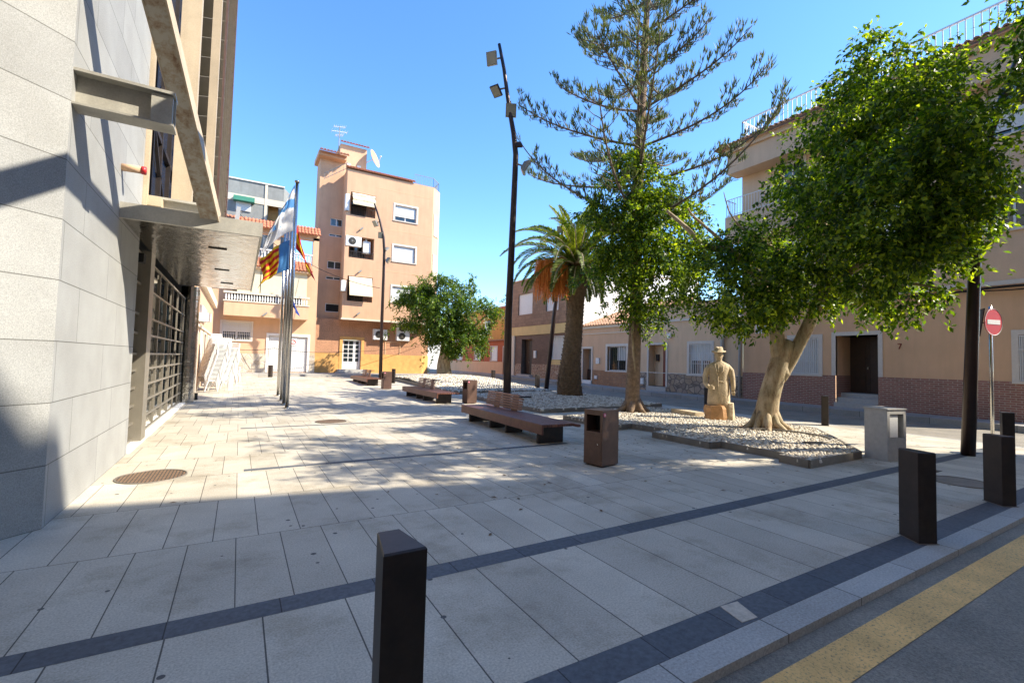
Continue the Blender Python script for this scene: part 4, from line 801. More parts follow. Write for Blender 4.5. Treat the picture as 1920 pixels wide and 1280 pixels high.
# street lamps
def lamp(name,pts,rads,lights,label,base):
    t=thing('street_lamp',base,label,'street lamp','tall floodlight poles'); m=MB(); m.tube(pts,[q*(.78 if len(pts)!=7 or base[0]>13.5 or base[0]<12 else 1) for q in rads],14); m.build('pole','pole',t,smooth=True)
    for (pp,dirv,sz,att) in lights:
        sz*=.82; d=Vector(dirv).normalized(); pp=Vector(pp); r_=d.cross(Vector((0,0,1))).normalized(); u=r_.cross(d)
        vs=[pp+r_*a*sz*.5+u*b*sz*.6+d*c for c,k in ((-sz*.38,.55),(sz*.0,1),(sz*.22,1)) for a,b in ((-k,-k),(k,-k),(k,k),(-k,k))]
        m=MB(); m.loft([vs[0:4],vs[4:8],vs[8:12]]); fl=m.build('floodlight','mullion' if dirv[2]>-.9 else 'pole',t)
        m=MB(); f4=[pp+r_*a*sz*.43+u*b*sz*.52+d*(sz*.225) for a,b in ((-1,-1),(1,-1),(1,1),(-1,1))]; m.add(f4+[v+d*.01 for v in f4],[(4,5,6,7),(0,3,2,1),(0,1,5,4),(1,2,6,5),(2,3,7,6),(3,0,4,7)]); m.build('lens','lens',fl)
        m=MB(); m.tube([Vector(att),pp-d*sz*.2],.03,6); m.build('bracket','mullion',fl)
    return t
dp=15.1; b0=AT(950,766,dp); b0.z=0
P_=[b0,AT(953,600,dp),AT(960,450,dp),AT(965.5,330,dp),AT(967,290,dp),AT(963,250,dp),AT(955,205,dp),AT(945,130,dp),AT(936,83,dp)]
toc=(CAM-AT(930,120,dp)).normalized()
def LT(px,py,dv,s,ax,ay,dp=dp): return (AT(px,py,dp),dv,s,AT(ax,ay,dp))
lamp('l',P_,[.17,.155,.135,.12,.115,.105,.09,.075,.065],[
  LT(923,111,(toc.x-.5,toc.y,-.35),.42,942,108),LT(931,170,(-.6,-.3,-.9),.38,950,165),LT(958,208,(toc.x,toc.y,-.3),.42,957,190),LT(973,272,(.3,.5,-.9),.30,966,268),LT(986,314,(.75,-.5,-.5),.42,966,306)],
  'tall dark floodlight pole with a bent tip standing behind the nearest bench',b0)
dp=31; b0=AT(713,716,dp); b0.z=gz(b0.y)
lamp('l',[b0,AT(716,600,dp),AT(719,520,dp),AT(720.5,470,dp),AT(719,445,dp),AT(712,412,dp),AT(702,382,dp)],[.15,.135,.12,.115,.11,.09,.07],[
  LT(704,419,(-.8,-.4,-.6),.42,711,416,dp),LT(714,441,(-.2,-1,-.3),.42,718,440,dp),LT(725,467,(.7,.2,-.7),.34,720,466,dp),LT(728,488,(.8,-.4,-.5),.42,720,486,dp)],
  'dark floodlight pole in front of the four storey peach building',b0)
dp=27; b0=Vector((15.05,21.6,gz(21.6))); dp=(b0-CAM).dot(FW)
lamp('l',[b0,AT(1038,600,dp),AT(1045,545,dp),AT(1052,470,dp),AT(1058,400,dp)],[.17,.15,.14,.12,.11],[LT(1050,430,(-.5,-.6,-.6),.4,1054,432,dp)],
  'dark floodlight pole half hidden by the palm fronds and orange date clusters',b0)
dp=9.3; b0=AT(1815,853,dp); b0.z=0
lamp('l',[b0,AT(1822,650,dp),AT(1827,500,dp),AT(1832,400,dp),AT(1843,290,dp),AT(1868,215,dp),AT(1910,108,dp)],[.115,.105,.098,.093,.085,.075,.06],[
  LT(1920,150,(.6,.5,-.5),.42,1893,150,dp),LT(1915,182,(.5,.5,-.7),.40,1883,178,dp)],'thick dark lamp pole rising through the fig tree beside the no entry sign',b0)
# flagpoles and flags
fps=[(1.37,16.25),(1.385,17.6),(1.40,19.0),(1.43,21.1)]
for i,(x,y) in enumerate(fps):
    t=thing('flagpole',(x,y,gz(y)),['polished steel flagpole nearest the camera, holding the white and blue flag','second polished flagpole from the front, carrying the red and yellow flag','third polished flagpole from the front, carrying the blue flag','polished flagpole standing at the back of the row, without a visible flag'][i],'flagpole','row of four steel flagpoles')
    m=MB(); m.tube([(x,y,gz(y)),(x,y,7.25)],[.055,.048],16); m.build('pole','steel',t,smooth=True)
    m=MB(); m.tube([(x,y,7.25),(x,y,7.30)],.075,16); m.build('cap','steel',t,smooth=True); m=MB(); m.tube([(x,y,gz(y)),(x,y,gz(y)+.03)],.11,16); m.build('base_plate','steel',t,smooth=True)
def flagmat(name,fn):
    m=N(name); uv=m.n('UVMap') if False else None
    at=m.n('Attribute'); at.attribute_name='flagcol'; m.set(Base_Color=at.outputs['Color'],Roughness=.8); tr=m.n('BsdfTranslucent'); m.l(at.outputs['Color'],tr.inputs[0]); mx=m.n('MixShader'); mx.inputs[0].default_value=.35; m.l(m.b.outputs[0],mx.inputs[1]); m.l(tr.outputs[0],mx.inputs[2]); m.l(mx.outputs[0],m.out.inputs[0]); return m.m
MT['flag']=flagmat('flag_cloth',None)
def flag(x,y,ztop,hh,ww,dirv,colfn,label,drop=.75,seed=0,base=.16):
    # limp flag: hoist edge on the pole, the fly sinks and folds
    nu,nv=40,36; V_=[];C_=[]; d=Vector(dirv).normalized(); nrm=Vector((-d.y,d.x,0))
    for j in range(nv+1):
        v=j/nv
        for i in range(nu+1):
            u=i/nu; out=ww*(u**.85)*(base+(.58-base)*v**.8+.05*math.sin(v*5+seed)); z=ztop-hh*v-drop*ww*u**1.25*(1-.12*v)
            fold=.12*u*math.sin(u*13+v*2.5+seed)+.07*u*math.sin(u*24-v*5+seed*2)
            p=Vector((x,y,0))+d*(out+.06)+nrm*fold; V_.append((p.x,p.y,z)); C_.append(colfn(u,v))
    Fc=[(j*(nu+1)+i,j*(nu+1)+i+1,(j+1)*(nu+1)+i+1,(j+1)*(nu+1)+i) for j in range(nv) for i in range(nu)]
    o=raw('flag',V_,Fc,'flag',smooth=True); at=o.data.color_attributes.new('flagcol','FLOAT_COLOR','POINT'); at.data.foreach_set('color',np.array([(*c,1) for c in C_],dtype=np.float32).ravel())
    md=o.modifiers.new('thick','SOLIDIFY'); md.thickness=.004
    return tag(o,label,'flag')
Wh,Bl,Ye,Re,Lb=(.80,.80,.80),(.10,.33,.66),(.85,.62,.03),(.62,.03,.03),(.22,.50,.75)
def f_city(u,v): return Bl if abs((1-v)-u*.9)<.16 else (Wh if v<.95 else Lb)
def f_val(u,v): return (Bl if u<.32 else (Ye if int(v*9)%2==0 else Re))
def f_esp(u,v): return Re if v<.27 or v>.73 else Ye
def f_eu(u,v):
    return Ye if abs(math.hypot((u-.5)*1.5,v-.5)-.3)<.05 and int(math.degrees(math.atan2(v-.5,u-.5))/15)%2==0 else (.02,.06,.32)
flag(fps[0][0],fps[0][1],7.15,1.5,2.0,(-1,-.15,0),lambda u,v:(Bl if (.30<v+u*.35<.50) or v<.06 else Wh),'large white flag with light blue bands drooping from the front flagpole',.72,.3)
flag(fps[1][0],fps[1][1],5.65,1.05,1.55,(-1,.2,0),f_val,'yellow and red striped flag with a blue hoist hanging below the white flag',.50,1.7,.50)
flag(fps[2][0],fps[2][1],6.9,1.1,1.6,(.8,-.25,0),f_esp,'red and yellow flag hanging to the right of the steel poles',1.0,2.6,.30)
flag(fps[3][0],fps[3][1],5.0,1.0,1.0,(.75,-.3,0),f_eu,'dark blue flag showing low behind the steel poles',.8,3.9)
# ------------------------------------------------------------------ stacked white chairs
def chair():
    t=thing('plastic_chair',(0,0,0),'','chair','stacked white plastic chairs')
    m=MB(); m.add([(-.22,-.2,.42),(.22,-.2,.42),(.20,.2,.40),(-.20,.2,.40),(-.22,-.2,.445),(.22,-.2,.445),(.20,.2,.425),(-.20,.2,.425)],[(0,3,2,1),(4,5,6,7),(0,1,5,4),(1,2,6,5),(2,3,7,6),(3,0,4,7)]); m.build('seat','plastic',t,world=False)
    m=MB(); 
    for k in range(7): x=-.2+.4*k/6; m.bar((x*.9,.2,.42),(x,.32,.84),.056,.018,(0,1,0))
    m.bar((-.23,.32,.85),(.23,.32,.85),.05,.03); m.build('backrest','plastic',t,world=False)
    for sx in (-1,1):
        m=MB(); m.tube([(sx*.25,.27,.66),(sx*.28,.05,.66),(sx*.27,-.2,.63),(sx*.25,-.23,.45)],.02,6); m.build('armrest','plastic',t,world=False)
        m=MB(); m.bar((sx*.22,-.2,.43),(sx*.27,-.26,0),.05,.04); m.build('leg','plastic',t,world=False)
        m=MB(); m.bar((sx*.20,.2,.42),(sx*.25,.30,0),.05,.04); m.build('leg','plastic',t,world=False)
    return t
ch0=chair(); first=True
stk=[((-1.12,23.6),30,.055,(.014,.0,.0),'white plastic chair in the tall leaning stack nearest the camera'),((-.70,24.1),27,.055,(.014,0,0),'white plastic chair in the second tall stack'),((-.62,25.9),7,.06,(.01,0,0),'white plastic chair in the low stack third from the camera'),((-.45,27.3),5,.06,(.01,0,0),'white plastic chair in the low stack fourth from the camera'),((-.3,28.8),4,.06,(.01,0,0),'white plastic chair in the farthest low stack')]
for (bx,by),n,dz,(dx,dy,_),lab in stk:
    for k in range(n):
        c=ch0 if first else copy_tree(ch0); first=False
        c.location=(bx+dx*k,by+dy*k,gz(by)+dz*k); c.rotation_euler=(0,R(0.0),R(35)+random.uniform(-.03,.03)); c['label']=lab
# ------------------------------------------------------------------ bicycle
q=G(704,706,.1); by=thing('bicycle',(q.x,q.y,gz(q.y)),'bicycle leaning against the distant lamp pole behind the farthest bench','bicycle',None,R(15))
def ring(c,r_,rr,n=24): m=MB(); m.tube([(c[0]+r_*math.cos(a*2*math.pi/n),c[1],c[2]+r_*math.sin(a*2*math.pi/n)) for a in range(n+1)],rr,6,False); return m
for cx in (-.52,.52):
    m=ring((cx,0,.34),.33,.02); 
    for a in range(12): m.bar((cx,0,.34),(cx+.32*math.cos(a*math.pi/6),0,.34+.32*math.sin(a*math.pi/6)),.006,.006)
    m.build('wheel','black',by,world=False)
m=MB(); 
for a,b in (((-.52,0,.34),(-.1,0,.30)),((-.1,0,.30),(-.22,0,.82)),((-.52,0,.34),(-.2,0,.72)),((-.2,0,.74),(.36,0,.80)),((-.1,0,.30),(.36,0,.74)),((.34,0,.95),(.52,0,.34))): m.tube([a,b],.022,7)
m.build('frame','greyw',by,world=False)
m=MB(); m.tube([(.34,0,.95),(.33,0,1.05)],.02,6); m.tube([(.45,-.28,1.08),(.33,-.15,1.06),(.33,.15,1.06),(.45,.28,1.08)],.018,6); m.build('handlebar','black',by,world=False)
m=MB(); m.loft([[Vector((-.22+a*math.cos(q_*math.pi/4),b*math.sin(q_*math.pi/4),z)) for q_ in range(8)] for a,b,z in ((.1,.06,.86),(.14,.08,.90),(.12,.07,.93))]); m.build('saddle','black',by,world=False)
m=MB(); m.box(.45,.72,-.14,.14,.80,1.0); m.build('basket','mullion',by,world=False)
# ================================================================== planting beds
def cobbled_bed(name,poly,zt,label,pitch,seed,mound=None,holes=(),dens=1.0):
    t=thing(name,(poly[0][0],poly[0][1],0),label,'planting bed','cobbled planting beds'); z0=gz(poly[0][1])
    m=MB(); m.prism(poly,-.03,0); # base
    m=MB(); n=len(poly)
    a=sum(poly[i][0]*poly[(i+1)%n][1]-poly[(i+1)%n][0]*poly[i][1] for i in range(n)); P_=poly if a>0 else poly[::-1]
    for i in range(n):
        p=Vector((*P_[i],0)); q=Vector((*P_[(i+1)%n],0)); d=(q-p).normalized(); 
        m.bar(p-d*.0+Vector((0,0,gz(p.y)+zt/2+.004)),q+Vector((0,0,gz(q.y)+zt/2+.004)),.05,zt+.02)
    m.build('edging','edge',t)
    xs=[p[0] for p in poly]; ys=[p[1] for p in poly]
    def inside(x,y):
        c=False
        for i in range(n):
            x1,y1=poly[i]; x2,y2=poly[(i+1)%n]
            if (y1>y)!=(y2>y) and x<(x2-x1)*(y-y1)/(y2-y1)+x1: c=not c
        return c
    def H(x,y):
        h=gz(y)+zt-.02
        if mound: h+=mound[3]*math.exp(-((x-mound[0])**2+(y-mound[1])**2)/(2*mound[2]**2))
        return h
    # surface grid
    m=MB(); st=.4; vs={}; 
    m2=MB(); 
    m.prism([( p[0],p[1]) for p in poly],-.02,zt-.035)
    m.v=[(v[0],v[1],v[2]+gz(v[1])) for v in m.v]; m.build('mortar_bed','mortar',t)
    rg=np.random.default_rng(seed); V_=[];F_=[]; r_=pitch*.52
    yy=min(ys); row=0; ang=[k*math.pi/3 for k in range(6)]
    while yy<max(ys):
        xx=min(xs)+(pitch/2 if row%2 else 0)
        while xx<max(xs):
            x=xx+rg.uniform(-.2,.2)*pitch; y=yy+rg.uniform(-.2,.2)*pitch
            if inside(x,y) and all((x-h[0])**2+(y-h[1])**2>h[2]**2 for h in holes):
                e=rg.uniform(.62,1.12); th=rg.uniform(0,3.14); sx=r_*e*rg.uniform(.75,1.2); sy=r_*e*rg.uniform(.7,1.0); hz=H(x,y); b=len(V_); top=pitch*rg.uniform(.28,.5)
                ct,s_t=math.cos(th),math.sin(th)
                for kk,(k,zz) in enumerate(((1,-.03),(.93,top*.55),(.5,top*.95))):
                    for a_ in ang: ux,uy=sx*k*math.cos(a_),sy*k*math.sin(a_); V_.append((x+ux*ct-uy*s_t,y+ux*s_t+uy*ct,hz+zz))
                for lv in (0,6):
                    for k in range(6): j=(k+1)%6; F_.append((b+lv+k,b+lv+j,b+lv+6+j,b+lv+6+k))
                F_.append((b+12,b+13,b+14,b+15)); F_.append((b+15,b+16,b+17,b+12))
            xx+=pitch
        yy+=pitch*.87; row+=1
    o=raw('cobblestones',V_,F_,'cobble',t,smooth=True); o['kind']='stuff'
    if mound:
        m=MB(); nx=24; g_=[]
        x0,x1,y0,y1=mound[0]-3*mound[2],mound[0]+3*mound[2],mound[1]-3*mound[2],mound[1]+3*mound[2]
        for j in range(nx+1):
            for i in range(nx+1): x=x0+(x1-x0)*i/nx; y=y0+(y1-y0)*j/nx; g_.append((x,y,H(x,y)-.025))
        m.add(g_,[(j*(nx+1)+i,j*(nx+1)+i+1,(j+1)*(nx+1)+i+1,(j+1)*(nx+1)+i) for j in range(nx) for i in range(nx) if all(inside(x0+(x1-x0)*(i+di)/nx,y0+(y1-y0)*(j+dj)/nx) for di in (0,1) for dj in (0,1))]); m.build('mound_mortar','mortar',t)
    for h in holes: m=MB(); m.tube([(h[0],h[1],gz(h[1])),(h[0],h[1],gz(h[1])+zt-.01)],h[2]*1.02,20); m.build('tree_pit','earth',t)
    return t
TA=(11.55,6.95); TBp=G(1187,772,.1); PM=G(1069,744,.12)
bedA=[(8.26,4.16),(8.30,4.66),(8.55,4.70),(8.55,6.0),(8.22,6.02),(8.22,7.5),(8.95,7.62),(8.80,8.75),(8.2,8.7),(8.2,10.85),(10.4,11.0),(10.5,12.0),(13.0,12.0),(13.4,9.0),(13.0,6.4),(11.5,5.2),(10.15,4.2)]
cobbled_bed('planting_bed',bedA,.12,'pale cobbled bed around the big fig trunk and the statue, with a jagged steel edge',.095,3,None,[(TA[0],TA[1],.55),(TBp.x,TBp.y,.45)])
bedB=[(8.55,12.5),(8.55,15.5),(9.0,19.2),(14.4,19.2),(14.6,12.9),(12.3,12.55)]
cobbled_bed('planting_bed',bedB,.12,'grey shaded cobbled bed surrounding the palm trunk',.11,4,(12.5,17,2.2,.12),[(PM.x,PM.y,.75)])
bedC=[(8.9,20.6),(8.9,32.6),(14.6,33.2),(14.7,20.6)]
T0=Vector((12.9,31.2,.25))
cobbled_bed('planting_bed',bedC,.14,'mounded cobbled bed under the distant fig tree',.15,5,(12.0,28,2.6,.38),[(T0.x,T0.y,.5)])
m=MB(); m.tube([(10.6+.95*math.cos(a*math.pi/20),5.95+.95*math.sin(a*math.pi/20),.15) for a in range(-14,12)],.02,6); tag(m.build('steel_edging','edge'),'thin curved steel edging strip lying across the pale cobbles near the box','edging')
q1=G(1266,771,.16); q2=G(1312,778,.16); m=MB(); m.bar(q1+Vector((0,0,.02)),q2+Vector((0,0,.0)),.35,.16); tag(m.build('stone_slab','lime'),'flat yellow limestone slab lying on the cobbles left of the statue','stone')
# ================================================================== statue
SP=AT(1347,785,(G(1347,785,.12)-CAM).dot(FW)); sx0,sy0=SP.x,SP.y
st=thing('statue',(sx0,sy0,.1),'yellow limestone statue of a standing man in hat and long coat','statue',None,R(-46))
# local frame: front = -Y, right = +X ; heights in metres above the bed
m=MB(); rg=random.Random(5)
def rock(m,cx,cy,z0,z1,wx,wy,ch=.06,n=12,seed=1,jit=.03):
    r_=random.Random(seed); rings=[]
    for k,(f,z) in enumerate(((1,z0),(1.02,z0+(z1-z0)*.35),(.98,z0+(z1-z0)*.8),(.88,z1))):
        ring=[]
        for q in range(n):
            a=2*math.pi*q/n; c,s_=math.cos(a),math.sin(a); e=1/max(abs(c),abs(s_))*.93
            ring.append(Vector((cx+wx/2*c*min(e,1.32)*f+r_.uniform(-jit,jit),cy+wy/2*s_*min(e,1.32)*f+r_.uniform(-jit,jit),z+r_.uniform(-.5,.5)*jit)))
        rings.append(ring)
    m.loft(rings)
rock(m,-.10,-.08,-.08,.42,.62,.5,seed=3); m.build('base_block','limeor',st,world=False)
m=MB(); rock(m,.28,.05,-.08,.50,.30,.52,seed=8,jit=.02); m.build('base_block','lime',st,world=False)
m=MB()
# one continuous body: coat, shoulders, neck and head lofted together
prof=[(.34,.27,.20,0,0),(.50,.285,.21,0,0),(.75,.275,.205,0,-.0),(1.0,.26,.19,0,0),(1.18,.235,.165,.0,0),(1.34,.25,.17,0,0),(1.50,.285,.175,0,0),(1.62,.27,.15,0,0),(1.69,.16,.115,0,.0),(1.73,.085,.085,0,-.01),(1.78,.082,.09,0,-.02),(1.83,.095,.115,0,-.03),(1.90,.10,.12,0,-.03),(1.97,.10,.118,0,-.02),(2.03,.08,.095,0,-.01),(2.06,.03,.04,0,0)]
rings=[]
for z,a,b,cx,cy in prof:
    ring=[]
    for q in range(28):
        t=2*math.pi*q/28; f=1+.045*math.sin(7*t+z*2)*(1 if z<1.2 else .2)+rg.uniform(-.012,.012)
        ring.append(Vector((cx+a*(1.08 if z<1.66 else 1)*math.cos(t)*f,cy+b*(1.1 if z<1.66 else 1)*math.sin(t)*f,z)))
    rings.append(ring)
m.loft(rings)
# arms grow out of the shoulders: left arm bent at the hip, right arm hanging
m.tube([(-.22,0,1.58),(-.32,-.01,1.45),(-.37,-.03,1.25),(-.38,-.14,1.08),(-.33,-.24,.98),(-.28,-.27,.95)],[.085,.095,.08,.072,.06,.05],12)
m.tube([(.22,0,1.58),(.33,0,1.44),(.37,.0,1.24),(.385,-.05,1.02),(.38,-.08,.86)],[.085,.09,.078,.065,.052],12)
for k in range(4): m.tube([(.36+.016*k,-.10,.86),(.355+.02*k,-.12,.79),(.36+.018*k,-.115,.735-.008*abs(k-1))],[.014,.013,.010],6)
m.tube([(.35,-.11,.86),(.33,-.14,.81),(.335,-.15,.77)],[.015,.014,.011],6)
for k in range(4): m.tube([(-.27,-.25,.98-.022*k),(-.20,-.27,.975-.024*k),(-.15,-.24,.965-.024*k)],[.015,.014,.011],6)
m.tube([(-.29,-.26,.98),(-.25,-.30,1.01),(-.21,-.30,1.02)],[.016,.014,.011],6)
# nose, brow, ears, beard
m.tube([(0,-.135,1.915),(0,-.165,1.875),(0,-.14,1.86)],[.014,.02,.012],6); m.tube([(-.06,-.135,1.925),(0,-.15,1.93),(.06,-.135,1.925)],.014,6); m.tube([(-.035,-.14,1.825),(0,-.15,1.822),(.035,-.14,1.825)],.009,6)
for s_ in (-1,1): m.tube([(s_*.098,-.02,1.92),(s_*.115,-.01,1.89),(s_*.1,-.02,1.855)],.016,6)
# coat skirt flaring and lapels
m.tube([(-.03,-.175,1.6),(-.05,-.20,1.2),(-.02,-.215,.7),(.0,-.22,.38)],[.012,.014,.016,.018],6); m.tube([(-.12,-.13,1.63),(-.10,-.185,1.45),(-.04,-.19,1.3)],[.02,.03,.015],6); m.tube([(.12,-.13,1.63),(.08,-.185,1.45),(-.02,-.19,1.3)],[.02,.03,.015],6)
m.tube([(-.255,0,1.13),(-.15,-.15,1.12),(0,-.185,1.12),(.15,-.15,1.12),(.255,0,1.13)],.022,8)
m.build('figure','lime',st,world=False,smooth=True)
m=MB(); hat=[(2.0,.185,.20),(1.985,.20,.215),(2.015,.19,.205),(2.03,.12,.13),(2.11,.105,.12),(2.14,.08,.095),(2.145,.02,.02)]
m.loft([[Vector((a*math.cos(q*math.pi/12),-.01+b*math.sin(q*math.pi/12),z-.01+.02*math.cos(q*math.pi/6))) for q in range(24)] for z,a,b in hat]); m.build('hat','lime',st,world=False,smooth=True)
# ================================================================== vegetation
def nrmz(a): return a/np.linalg.norm(a,axis=-1,keepdims=True)
def leaves(name,blobs,ntw,per,size,mat,parent,seed,droop=.5,shell=.55,tw=.28,flat=.0,asp=.45):
    rg=np.random.default_rng(seed); V_=[]; blobs=list(blobs); rb_=random.Random(seed)
    if len(blobs)>8:
        for b in list(blobs):
            for q in range(2):
                v=Vector((rb_.gauss(0,1),rb_.gauss(0,1),rb_.gauss(0,1))).normalized(); k=rb_.uniform(.85,1.2); blobs.append((b[0]+v.x*b[3]*k,b[1]+v.y*b[3]*k,b[2]+v.z*b[3]*k*.9,b[3]*rb_.uniform(.28,.45)))
    vol=np.array([b[3]**2.2 for b in blobs]); vol=vol/vol.sum(); idx=rg.choice(len(blobs),ntw,p=vol)
    C_=np.array([b[:3] for b in blobs])[idx]; Rr=np.array([b[3] for b in blobs])[idx]
    d=nrmz(rg.normal(size=(ntw,3))); rad=(shell+(1-shell)*rg.random(ntw)**.6)*(1+.20*rg.normal(size=ntw)).clip(.55,1.6)
    sq=np.array([1,1,.9]); P0=C_+d*sq*(Rr*rad)[:,None]
    if len(blobs)>20:
        vi=rg.choice(ntw,int(len(blobs)*.75)); vc=P0[vi]+rg.normal(size=(len(vi),3))*.15; vr=rg.uniform(.22,.48,len(vi))*(1.0 if size<.15 else 1.5)
        keep=(np.linalg.norm(P0[:,None,:]-vc[None],axis=2)>vr[None]).all(axis=1); P0=P0[keep]; d=d[keep]; ntw=len(P0)
    if len(blobs)>20:      # long sprays reaching out of the crown
        far=np.array([min(np.linalg.norm((P0[i]-np.array(b[:3])))/b[3] for b in blobs[:len(blobs)//3]) for i in range(0,ntw,4)]); cand=np.arange(0,ntw,4)[np.argsort(-far)[:420]]; cand=cand[d[cand][:,2]>-.15]; si=rg.choice(cand,70)
        dr=nrmz(d[si]*.7+rg.normal(size=(70,3))*.35+np.array([0,0,.15])); ex=[];ed=[]
        for k in range(1,9): ex.append(P0[si]+dr*(k*.11*(size/.115))+np.array([0,0,-.012])*k*k*(size/.115)); ed.append(dr)
        P0=np.concatenate([P0]+ex); d=np.concatenate([d]+ed); ntw=len(P0)
    # twig direction: outward then drooping
    td=nrmz(d*.8+rg.normal(size=(ntw,3))*.45+np.array([0,0,-droop]))
    t=rg.random((ntw,per,1)); P=P0[:,None,:]+td[:,None,:]*(t*tw)+rg.normal(size=(ntw,per,3))*.035*np.array([1,1,1])+np.array([0,0,-.10])*t*t*droop
    ld=nrmz(td[:,None,:]*.6+rg.normal(size=(ntw,per,3))*.7+np.array([0,0,-droop*.8])); 
    nn=nrmz(rg.normal(size=(ntw,per,3))*.6+np.array([0,0,.8])+d[:,None,:]*.5); sd=nrmz(np.cross(ld,nn)); nn=np.cross(sd,ld)
    L=size*(.7+.6*rg.random((ntw,per,1))); W_=L*asp
    a=P; b=P+ld*L*.5+sd*W_*.5+nn*L*.06; c=P+ld*L; e=P+ld*L*.5-sd*W_*.5+nn*L*.06
    V=np.stack([a,b,c,e],axis=2).reshape(-1,3); n=len(V)//4; Fq=np.arange(n*4).reshape(n,4)
    o=raw(name,V,Fq,mat,parent); return o
def fig(name,blobs,trunk,limbs,label,cat,mat,bark,ntw,per,size,seed,base,group=None,**kw):
    t=thing(name,base,label,cat,group)
    m=MB(); 
    for pts,rad in trunk: m.tube(pts,rad,16)
    tr=m.build('trunk',bark,t,smooth=True)
    m=MB()
    for pts,rad in limbs: m.tube(pts,rad,8)
    m.build('limbs',bark,t,smooth=True)
    leaves('crown',blobs,ntw,per,size,mat,t,seed,**kw); return t
def smooth_pts(pts,n=5):
    pts=[Vector(p) for p in pts]; out=[]
    for i in range(len(pts)-1):
        p0=pts[max(i-1,0)]; p1=pts[i]; p2=pts[i+1]; p3=pts[min(i+2,len(pts)-1)]
        for k in range(n):
            t=k/n; out.append(.5*((2*p1)+(-p0+p2)*t+(2*p0-5*p1+4*p2-p3)*t*t+(-p0+3*p1-3*p2+p3)*t**3))
    out.append(pts[-1]); return out
def lerp_r(rs,n):
    out=[]
    for i in range(len(rs)-1):
        for k in range(n): out.append(rs[i]+(rs[i+1]-rs[i])*k/n)
    out.append(rs[-1]); return out
# --- big fig
dA=(Vector((TA[0],TA[1],.1))-CAM).dot(FW)
def dshift(px): return -4.0*min(max((px-1500)/400,0),1.1)
def A(px,py,dd=0): return AT(px,py,dA+dd+dshift(px))
px_m=dA/F
bl=[]
for (x,y,dd,r_) in [(1625,165,.2,.7),(1655,140,0,.8),(1720,150,.3,.9),(1775,165,.6,.4),(1590,225,-.2,.8),(1640,235,-.6,1.2),(1730,230,-.4,1.2),(1785,255,.2,.75),(1560,300,0,.65),(1605,320,-.8,1.15),(1690,330,-1.0,1.4),(1770,330,-.3,1.0),(1840,300,.4,.42),(1490,345,.4,.5),(1575,400,-.5,.95),(1650,420,-1.1,1.4),(1730,420,-.7,1.0),(1795,400,0,.65),(1625,490,-.7,.9),(1700,490,-.6,.85),(1765,480,0,.6),(1570,490,.1,.65),(1690,545,-.2,.75),(1745,540,.2,.45),(1640,75+30,.1,.35),(1685,110,.2,.4),
                  (1400,490,.4,.7),(1450,450,.5,.7),(1340,500,.6,.7),(1310,540,.7,.5),(1390,545,.2,.95),(1460,515,-.2,1.0),(1530,520,-.2,.9),(1345,560,.2,.6),(1420,575,-.1,.5),(1590,545,0,.6),(1495,480,.2,.6),(1300,490,.8,.45),(1390,590,.1,.4)]:
    p=A(x,y,dd*.8); bl.append((p.x,p.y,p.z,r_*.93*(dA+dshift(x))/dA))
TB0=A(1437,812); TB0.z=.08
tr=[(smooth_pts([TB0+Vector((0,0,-.05)),A(1436,790),A(1442,745),A(1458,690),A(1470,655),A(1478,640)]),lerp_r([.38,.29,.245,.225,.215,.18],5)),
    (smooth_pts([A(1466,705),A(1458,650),A(1455,600),A(1440,560,.1),A(1420,520,.2)]),lerp_r([.19,.175,.16,.13,.10],5)),
    (smooth_pts([A(1462,712),A(1484,672,-.03),A(1520,600,-.1),A(1545,540,-.2),A(1575,470,-.3),A(1610,380,-.3),A(1640,280,-.1),A(1650,190)]),lerp_r([.14,.155,.15,.13,.11,.09,.06,.04],5))]
rr_=random.Random(4)
for k in range(9):          # buttress roots
    a=k*2*math.pi/9+.3; d=Vector((math.cos(a),math.sin(a),0)); L=rr_.uniform(.42,.58)
    tr.append(([TB0+Vector((0,0,.50))+d*.19,TB0+Vector((0,0,.18))+d*.31,TB0+Vector((0,0,.04))+d*L,TB0+Vector((0,0,-.06))+d*(L+.2)],[.08,.09,.06,.03]))
lm=[(smooth_pts([A(1470,560,.1),A(1400,500,.4),A(1370,470,.4),A(1320,462,.5),A(1290,430,.5),A(1250,395,.6)]),lerp_r([.13,.10,.08,.075,.06,.04],5)),
    (smooth_pts([A(1460,470,.4),A(1400,435,.4),A(1372,405,.4),A(1362,380,.4),A(1357,360,.4)]),lerp_r([.05,.03,.02,.015,.008],5)),
    (smooth_pts([A(1400,490,.5),A(1340,440,.5),A(1300,405,.6),A(1290,390,.6)]),lerp_r([.05,.045,.03,.02],5)),
    (smooth_pts([A(1545,540,-.2),A(1640,480,-.2),A(1720,430),A(1800,380,.1),A(1880,300,.3)]),lerp_r([.11,.08,.06,.04,.015],5)),
    (smooth_pts([A(1575,470,-.3),A(1530,400),A(1490,350),A(1450,320,.3)]),lerp_r([.09,.06,.04,.015],5)),
    (smooth_pts([A(1610,380,-.2),A(1690,300),A(1760,220),A(1800,150,.5)]),lerp_r([.09,.06,.04,.015],5)),
    (smooth_pts([A(1620,320,-.2),A(1590,250),A(1570,190,.2)]),lerp_r([.07,.04,.015],5)),
    (smooth_pts([A(1545,540,-.2),A(1600,545,-.3),A(1680,530,-.3),A(1760,540,.1)]),lerp_r([.08,.06,.04,.015],5))]
t=fig('fig_tree',bl,tr,lm,'large fig tree with forked pale trunk and broad dark crown at the right','tree','ficus','bark',7400,13,.115,21,(TB0.x,TB0.y,.1),None,droop=.55,shell=.45,tw=.42,asp=.5)
